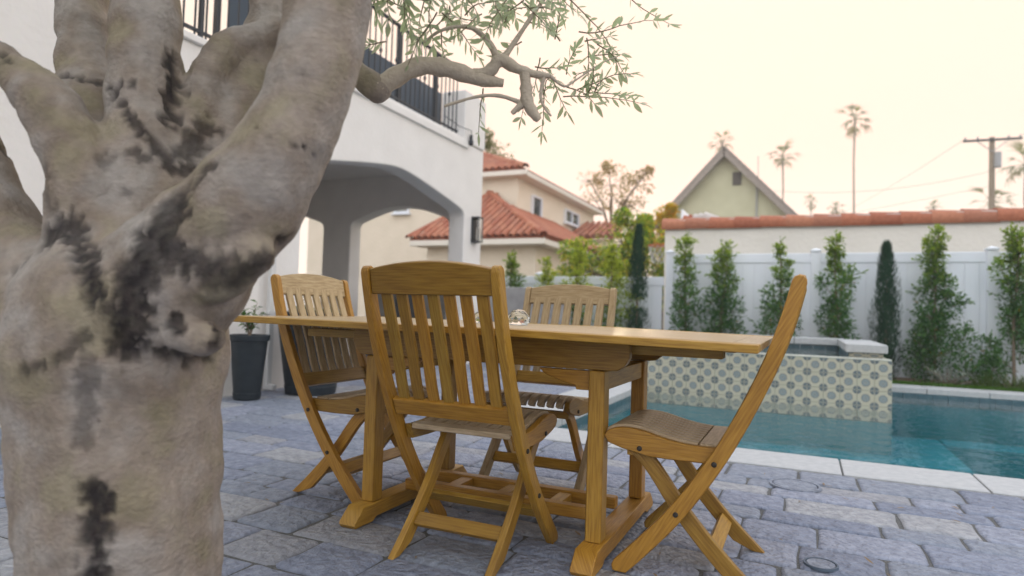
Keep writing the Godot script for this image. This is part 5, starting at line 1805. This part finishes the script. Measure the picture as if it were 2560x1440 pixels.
		for s in range(0, STAINS_AND_SEAM_SHADE.size(), 5):
			var dd := Vector3(STAINS_AND_SEAM_SHADE[s], STAINS_AND_SEAM_SHADE[s + 1], STAINS_AND_SEAM_SHADE[s + 2]).distance_to(p) / float(STAINS_AND_SEAM_SHADE[s + 3])
			if dd < 1.9:
				dark = maxf(dark, minf(1.0, float(STAINS_AND_SEAM_SHADE[s + 4]) * 1.15) * smoothstep(1.55, 0.8, dd + c * 1.2 + a * 0.5) * (0.97 + 0.4 * c))
		col = col.lerp(Color(0.030, 0.026, 0.026), clampf(dark, 0.0, 1.0))
		cols.append(Color(col.r, col.g, col.b))
		verts[i] = p - o - norms[i] * (dark * 0.009 - dark * c * 0.012)
	if flip < 0:
		for t in range(0, idx.size(), 3):
			var sw := idx[t + 1]
			idx[t + 1] = idx[t + 2]
			idx[t + 2] = sw
	var arr := []
	arr.resize(Mesh.ARRAY_MAX)
	arr[Mesh.ARRAY_VERTEX] = verts
	arr[Mesh.ARRAY_NORMAL] = norms
	arr[Mesh.ARRAY_COLOR] = cols
	arr[Mesh.ARRAY_INDEX] = idx
	var m := ArrayMesh.new()
	m.add_surface_from_arrays(Mesh.PRIMITIVE_TRIANGLES, arr)
	return m

# --- shrubs --------------------------------------------------------------------
# a young columnar shrub: stem, upswept side shoots, leaves along them; newest top growth is lighter, and bright ones have backlit glow painted in
func ficus(label: String, x: float, z: float, h: float, w: float, bright: float, dens := 1.0) -> void:  # high bright values paint a backlit sun glow into the leaf colours
	var g := thing("column_shrub", label, "shrub", Vector3(x, -0.02, z), 0.0, "columnar shrubs along the fence")
	var st := MB.new()
	st.tube([Vector3.ZERO, Vector3(jit(0.03), h * 0.4, jit(0.03)), Vector3(jit(0.05), h * 0.8, jit(0.03)), Vector3(jit(0.04), h * 0.97, 0)], [0.022, 0.017, 0.009, 0.003], 7)
	var f := MB.new()
	f.tinted = true
	var wob := rng.randf_range(4.0, 9.0)
	var lean := Vector3(jit(0.05), 0, jit(0.03))
	var clumps := []
	var n := int(rng.randf_range(15, 20) * dens)
	for k in n:
		var v := pow((k + rng.randf()) / n, 0.95)
		var az := k * 2.4 + jit(0.7)
		var wide := w * 0.5 * lerpf(1.0, 0.22, smoothstep(0.40, 0.97, v)) * (0.9 + 0.25 * sin(v * wob * 1.6))
		var reach := wide * rng.randf_range(0.15, 1.0) * (1.35 if rng.randf() < 0.12 else 1.0)
		var c := Vector3(cos(az) * reach, h * lerpf(0.03, 0.93, v), sin(az) * reach * 0.7) + lean * sin(v * 3.0 + wob)
		clumps.append([c, lerpf(0.17, 0.085, v) * rng.randf_range(0.7, 1.35), v, Vector3(lean.x * sin(v * 3.0 + wob), maxf(0.02, c.y - 0.12 - reach * 0.5), 0)])
	for cl in clumps:
		var c: Vector3 = cl[0]
		var r: float = cl[1]
		st.tube([cl[3], Vector3(cl[3]).lerp(c, 0.6) + Vector3(0, -0.02, 0), c], [0.006, 0.004, 0.002], 4, false)
		var tone := jit(0.3)
		# loose shoots that break the outline
		for sh in 7:
			var sdv := (Vector3(jit(1), rng.randf_range(0.0, 1.3), jit(1))).normalized()
			var sl := r * rng.randf_range(1.0, 1.9)
			st.tube([c, c + sdv * sl], [0.003, 0.001], 3, false)
			for j in 15:
				var u := rng.randf_range(0.3, 1.0)
				var base2 := Color(0.045, 0.13, 0.05).lerp(Color(0.14, 0.30, 0.075), rng.randf())
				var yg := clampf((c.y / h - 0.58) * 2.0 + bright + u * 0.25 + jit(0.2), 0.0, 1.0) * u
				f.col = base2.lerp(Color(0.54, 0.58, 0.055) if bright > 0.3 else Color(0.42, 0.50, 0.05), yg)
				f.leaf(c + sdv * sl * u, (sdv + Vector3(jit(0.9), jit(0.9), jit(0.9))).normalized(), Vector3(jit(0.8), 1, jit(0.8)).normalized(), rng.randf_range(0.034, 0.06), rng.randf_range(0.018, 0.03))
		for j in int(15000.0 * r * r * dens) + 60:
			var q := Vector3(jit(1), jit(1), jit(1))
			if q.length() > 1.0: continue
			q = q * Vector3(1.0, 1.35, 0.9)
			var p := c + q * r
			if p.y < 0.01: continue
			var d := (q * 0.7 + Vector3(jit(1), jit(0.7) + 0.35, jit(1))).normalized()
			var young := clampf((p.y / h - 0.60) * 2.1 + jit(0.3) + tone * 0.5 + bright, 0.0, 1.0) * clampf(0.25 + q.length() * 0.8, 0.0, 1.0)  # new growth, plus painted sun glow on the bright shrubs
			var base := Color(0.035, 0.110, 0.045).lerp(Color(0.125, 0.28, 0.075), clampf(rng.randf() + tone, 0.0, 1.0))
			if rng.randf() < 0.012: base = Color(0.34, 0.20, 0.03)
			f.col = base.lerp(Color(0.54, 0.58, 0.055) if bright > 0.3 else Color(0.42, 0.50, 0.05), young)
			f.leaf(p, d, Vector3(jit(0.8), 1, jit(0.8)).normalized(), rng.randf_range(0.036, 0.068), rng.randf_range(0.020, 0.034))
	for j in int(26 * dens):
		var d := Vector3(jit(0.6), 1, jit(0.6)).normalized()
		f.col = Color(0.27, 0.34, 0.04).lerp(Color(0.13, 0.2, 0.03), rng.randf() * (1.0 - bright))
		f.leaf(Vector3(jit(0.04), h * rng.randf_range(0.88, 0.99), jit(0.04)), d, Vector3(jit(1), 0.3, jit(1)).normalized(), 0.05, 0.02)
	part("stem", st, M.bark_far, g)
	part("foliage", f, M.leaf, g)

func cypress(label: String, x: float, z: float, h: float, r: float, clear_from: float, clear_to: float) -> void:
	var g := thing("cypress", label, "cypress", Vector3(x, -0.02, z), 0.0, "slim cypresses along the fence")
	var st := MB.new()
	st.tube([Vector3.ZERO, Vector3(0, h * 0.9, 0)], [0.025, 0.008], 7)
	part("trunk", st, M.bark_far, g)
	var f := MB.new()
	f.tinted = true
	for k in 5200:
		var v := rng.randf()
		if v > clear_from and v < clear_to and rng.randf() < 0.9: continue
		var rr := r * pow(sin(PI * clampf(v * 0.9 + 0.09, 0, 1)), 0.55) * (1.0 - 0.45 * v) * 1.35
		var az := rng.randf() * TAU
		rr *= 1.0 + 0.22 * sin(az * 3.0 + v * 11.0) + 0.1 * sin(v * 37.0 + az * 5.0)
		var q := sqrt(rng.randf())
		var p := Vector3(cos(az) * rr * q, v * h, sin(az) * rr * q)
		var d := (Vector3(cos(az) * 0.45, 1.0, sin(az) * 0.45) + Vector3(jit(0.3), 0, jit(0.3))).normalized()
		f.col = Color(0.018, 0.058, 0.036).lerp(Color(0.045, 0.105, 0.06), rng.randf())
		f.leaf(p, d, Vector3(cos(az), 0.2, sin(az)), rng.randf_range(0.05, 0.11), rng.randf_range(0.008, 0.016))
	part("foliage", f, M.leaf_dull, g)

func make_shrubs() -> void:
	var z := -9.95
	ficus("columnar green shrub left of the table's glass ornament, beyond the near chair", -4.547, z, 1.85, 0.55, 0.0)
	ficus("light green shrub rising left behind the far weathered chair", -3.9, z, 1.74, 0.62, 0.7, 0.8)
	ficus("yellow green shrub rising behind the middle of the far weathered chair", -3.39, z, 2.05, 0.8, 0.8, 0.9)
	ficus("bright yellow green shrub behind the right edge of the far chair", -2.82, z, 2.0, 0.72, 0.75, 0.9)
	ficus("columnar shrub at the left end of the tall fence, just under the cap tiles", -1.632, z, 2.10, 0.68, 0.02)
	ficus("columnar shrub second from the left against the tall fence", -1.105, z, 1.95, 0.58, 0.0)
	ficus("columnar shrub directly behind the top of the side-view chair", -0.308, z, 1.98, 0.72, 0.05)
	ficus("columnar shrub right of the fence post above the spa coping", 0.41, z, 2.06, 0.66, -0.05)
	ficus("columnar shrub right of the slim cypress beside the spa", 1.562, z, 2.09, 0.70, 0.05, 1.15)
	ficus("columnar shrub at the right edge of the picture", 2.40, z, 2.11, 0.78, 0.02, 1.2)
	cypress("slim dark cypress with a bare gap in its trunk by the low fence", -2.391, z, 2.17, 0.15, 0.40, 0.47)
	cypress("slim dark cypress standing just right of the spa", 1.002, z, 1.84, 0.155, 2.0, 2.1)
	# low plants in the bed
	var g := thing("silver_plant", "pale silvery low plant at the foot of the shrub right of the cypress", "plant", Vector3(1.66, -0.02, -9.72))
	var f := MB.new()
	f.tinted = true
	var st := MB.new()
	for k in 26:
		var d := Vector3(jit(1), rng.randf_range(0.3, 1.2), jit(0.7)).normalized()
		var e := d * rng.randf_range(0.14, 0.36)
		st.tube([Vector3.ZERO, e * 0.5 + Vector3(0, 0.02, 0), e], [0.006, 0.005, 0.003], 4, false)
		for j in 16:
			f.col = Color(0.30, 0.34, 0.31).lerp(Color(0.46, 0.49, 0.45), rng.randf())
			f.leaf(e * rng.randf_range(0.35, 1.0), (d + Vector3(jit(0.9), jit(0.5), jit(0.9))).normalized(), Vector3(jit(0.5), 1, jit(0.5)).normalized(), rng.randf_range(0.03, 0.055), 0.018)
	part("stems", st, M.bark_far, g)
	part("foliage", f, M.leaf_dull, g)
	for q in [[2.08, -9.75, "tuft of grassy leaves between the two right hand shrubs"], [2.42, -9.68, "tuft of grassy leaves at the foot of the rightmost shrub"]]:
		g = thing("grass_tuft", q[2], "plant", Vector3(q[0], -0.02, q[1]), 0.0, "grassy tufts in the bed")
		f = MB.new()
		f.tinted = true
		for k in 130:
			var d := Vector3(jit(0.7), 1, jit(0.7)).normalized()
			f.col = Color(0.06, 0.12, 0.03).lerp(Color(0.14, 0.2, 0.05), rng.randf())
			f.leaf(Vector3(jit(0.12), 0, jit(0.06)), d, Vector3(jit(1), 0.2, jit(1)).normalized(), rng.randf_range(0.1, 0.28), 0.011)
		part("blades", f, M.leaf, g)

# --- pots and planters -----------------------------------------------------------
func pot(label: String, at: Vector3, r0: float, r1: float, h: float) -> Node3D:
	var p := thing("planter_pot", label, "plant pot", at, 0.0, "dark planter pots")
	var b := MB.new()
	var w := 0.02
	b.lathe(PackedVector2Array([Vector2(0, 0.0), Vector2(r0 - 0.01, 0.0), Vector2(r0, 0.01), Vector2(r0 + (r1 - r0) * 0.10, h * 0.10), Vector2(r0 + (r1 - r0) * 0.10 - 0.005, h * 0.108), Vector2(r1 - 0.012, h - 0.05), Vector2(r1, h - 0.045), Vector2(r1 + 0.004, h - 0.006), Vector2(r1, h), Vector2(r1 - w, h), Vector2(r1 - w - 0.01, h - 0.07)]), 40, Transform3D.IDENTITY)
	part("pot", b, M.pot, p)
	b = MB.new()
	b.lathe(PackedVector2Array([Vector2(r1 - w - 0.004, h - 0.05), Vector2(r1 * 0.5, h - 0.035), Vector2(0, h - 0.03)]), 24, Transform3D.IDENTITY)
	part("potting_soil", b, M.dirt, p)
	return p

func leafy(called: String, label: String, at: Vector3, n: int, h: float, spread: float, l: float, w: float, c0: Color, c1: Color, cat := "plant") -> void:
	var g := thing(called, label, cat, at)
	var st := MB.new()
	var f := MB.new()
	f.tinted = true
	for k in n:
		var az := k * 2.4 + jit(0.4)
		var e := Vector3(cos(az) * spread * rng.randf_range(0.3, 1.0), h * rng.randf_range(0.45, 1.0), sin(az) * spread * rng.randf_range(0.3, 1.0))
		var m := e * 0.5 + Vector3(-e.x * 0.2, h * 0.08, -e.z * 0.2)
		st.tube([Vector3.ZERO, m, e], [0.006, 0.004, 0.002], 5, false)
		for j in 9:
			var s := 0.3 + 0.7 * j / 8.0
			var p := Vector3.ZERO.lerp(m, s * 2) if s < 0.5 else m.lerp(e, s * 2 - 1)
			f.col = c0.lerp(c1, rng.randf() * s)
			f.leaf(p, Vector3(jit(1), jit(0.5) + 0.2, jit(1)).normalized(), Vector3(jit(0.6), 1, jit(0.6)).normalized(), l * rng.randf_range(0.7, 1.2), w)
	part("stems", st, M.bark_far, g)
	part("foliage", f, M.leaf, g)

func make_pots() -> void:
	pot("smaller dark grey pot at the house wall next to the trunk", Vector3(-4.10, 0.002, -3.86), 0.105, 0.155, 0.52)
	leafy("citrus_plant", "young leafy green plant growing in the smaller dark pot", Vector3(-4.10, 0.49, -3.86), 12, 0.30, 0.15, 0.06, 0.026, Color(0.05, 0.12, 0.03), Color(0.14, 0.24, 0.05))
	pot("large dark grey tapered pot behind the left chair", Vector3(-3.96, 0.002, -4.44), 0.215, 0.315, 0.71)
	leafy("pot_groundcover", "low green plant spreading in the large dark pot", Vector3(-3.96, 0.67, -4.44), 46, 0.09, 0.25, 0.04, 0.02, Color(0.05, 0.09, 0.03), Color(0.12, 0.18, 0.06))
	leafy("pot_sprig", "thin bluish sprig standing in the large pot", Vector3(-4.05, 0.67, -4.40), 5, 0.24, 0.08, 0.05, 0.014, Color(0.12, 0.19, 0.17), Color(0.22, 0.30, 0.27))
	# long grey raised planter inside the loggia end
	var p := thing("raised_planter", "long grey rendered raised planter beyond the table's left side", "planter", Vector3(-4.9, 0, -8.85))
	boxpart("front_wall", Vector3(0, 0.56, 0.22), Vector3(3.3, 1.14, 0.12), M.planter_grey, p, 0.012)
	boxpart("side_wall", Vector3(1.59, 0.56, -0.12), Vector3(0.12, 1.14, 0.55), M.planter_grey, p, 0.012)
	boxpart("side_wall", Vector3(-1.59, 0.56, -0.12), Vector3(0.12, 1.14, 0.55), M.planter_grey, p, 0.012)
	boxpart("back_wall", Vector3(0, 0.56, -0.42), Vector3(3.3, 1.14, 0.05), M.planter_grey, p, 0.0)
	boxpart("potting_soil", Vector3(0, 1.04, -0.12), Vector3(3.05, 0.05, 0.55), M.dirt, p, 0.0)
	for k in 6:
		leafy("planter_herb", ["bushy herb at the left end of the raised planter", "bushy herb next to the left end of the raised planter", "herb in the raised planter seen left of the near chair", "herb in the raised planter behind the near chair's left slats", "herb in the raised planter behind the near chair's middle slats", "low herb towards the right of the raised planter"][k], Vector3(-6.3 + k * 0.34, 1.06, -8.95), 14, [0.5, 0.2, 0.34, 0.24, 0.22, 0.15][k], 0.2, 0.06, 0.022, Color(0.05, 0.12, 0.03), Color(0.16, 0.24, 0.05))
	# dark board with a wooden edge leaning on the planter
	var s := thing("leaning_board", "dark board with a thin wooden edge leaning against the grey planter", "board", Vector3(-5.66, 0, -8.42), 0.5)
	boxpart("panel", Vector3(0, 0.5, 0), Vector3(0.36, 1.0, 0.02), M.iron, s, 0.002, Basis(Vector3.RIGHT, -0.12))
	boxpart("edge", Vector3(0.19, 0.5, 0), Vector3(0.02, 1.02, 0.03), M.wood_frame, s, 0.002, Basis(Vector3.RIGHT, -0.12))
	# greenery left of the olive trunk
	leafy("wall_plant", "green leafy shoots showing left of the trunk against the white wall", Vector3(-3.55, 0.0, -1.92), 16, 1.36, 0.16, 0.07, 0.035, Color(0.04, 0.12, 0.03), Color(0.12, 0.26, 0.05))
	leafy("edge_bush", "dark low bush at the left edge below the trunk's flank", Vector3(-3.75, -0.01, -1.85), 34, 0.42, 0.30, 0.06, 0.03, Color(0.02, 0.07, 0.04), Color(0.05, 0.12, 0.05), "bush")

func make_small_things() -> void:
	for q in [[Vector3(0.058, 0.0035, -2.305), 0.052, "small round pool valve cover with a dark ring near the front right pavers"], [Vector3(-0.03, 0.0035, -3.33), 0.115, "larger round skimmer lid set in the paving by the pool coping"]]:
		var l := thing("skimmer_lid", q[2], "cover", q[0], 0.0, "round covers in the paving")
		var b := MB.new()
		var r: float = q[1]
		b.lathe(PackedVector2Array([Vector2(r * 0.86, -0.004), Vector2(r * 0.88, 0.003), Vector2(r * 0.98, 0.003), Vector2(r, -0.006)]), 40, Transform3D.IDENTITY)
		part("ring", b, M.lid_ring if r < 0.08 else M.paver4, l)
		b = MB.new()
		b.lathe(PackedVector2Array([Vector2(0, 0.002), Vector2(r * 0.80, 0.002), Vector2(r * 0.835, -0.004)]), 40, Transform3D.IDENTITY)
		part("lid", b, M.paver4, l)
	# a little dry leaf litter on the pavers
	var lt := MB.new()
	for k in 70:
		var p := Vector3(rng.randf_range(-2.6, 1.3), 0.006, rng.randf_range(-3.6, -1.5))
		var az := rng.randf() * TAU
		var d := Vector3(cos(az), 0.12, sin(az)).normalized()
		var sd := d.cross(Vector3.UP).normalized()
		olive_leaf(lt, Transform3D(Basis(sd, sd.cross(d), d).scaled_local(Vector3.ONE * rng.randf_range(0.018, 0.042)), p), rng.randf_range(0.16, 0.3), jit(0.3))
	var lo := part("leaf_litter", lt, M.dry_leaf, self)
	mark(lo, "scattered small dry leaves lying on the pavers", "leaf litter")
	lo.set_meta("kind", "stuff")
	# unlit string-light bulb hanging at the terrace corner
	var s := thing("string_light", "single dark festoon bulb on its wire at the terrace corner", "string light", Vector3(-4.34, 3.32, -7.93))
	var b := MB.new()
	b.tube([Vector3(0, 0.0, 0.75), Vector3(0, -0.03, 0.35), Vector3(0, 0.0, 0.0), Vector3(0, -0.06, 0)], [0.006, 0.006, 0.006, 0.006], 5)
	part("cable", b, M.iron, s)
	b = MB.new()
	b.lathe(PackedVector2Array([Vector2(0.0, -0.06), Vector2(0.022, -0.06), Vector2(0.024, -0.12), Vector2(0.035, -0.15), Vector2(0.037, -0.18), Vector2(0.025, -0.21), Vector2(0, -0.22)]), 12, Transform3D.IDENTITY)
	part("bulb", b, M.iron, s)
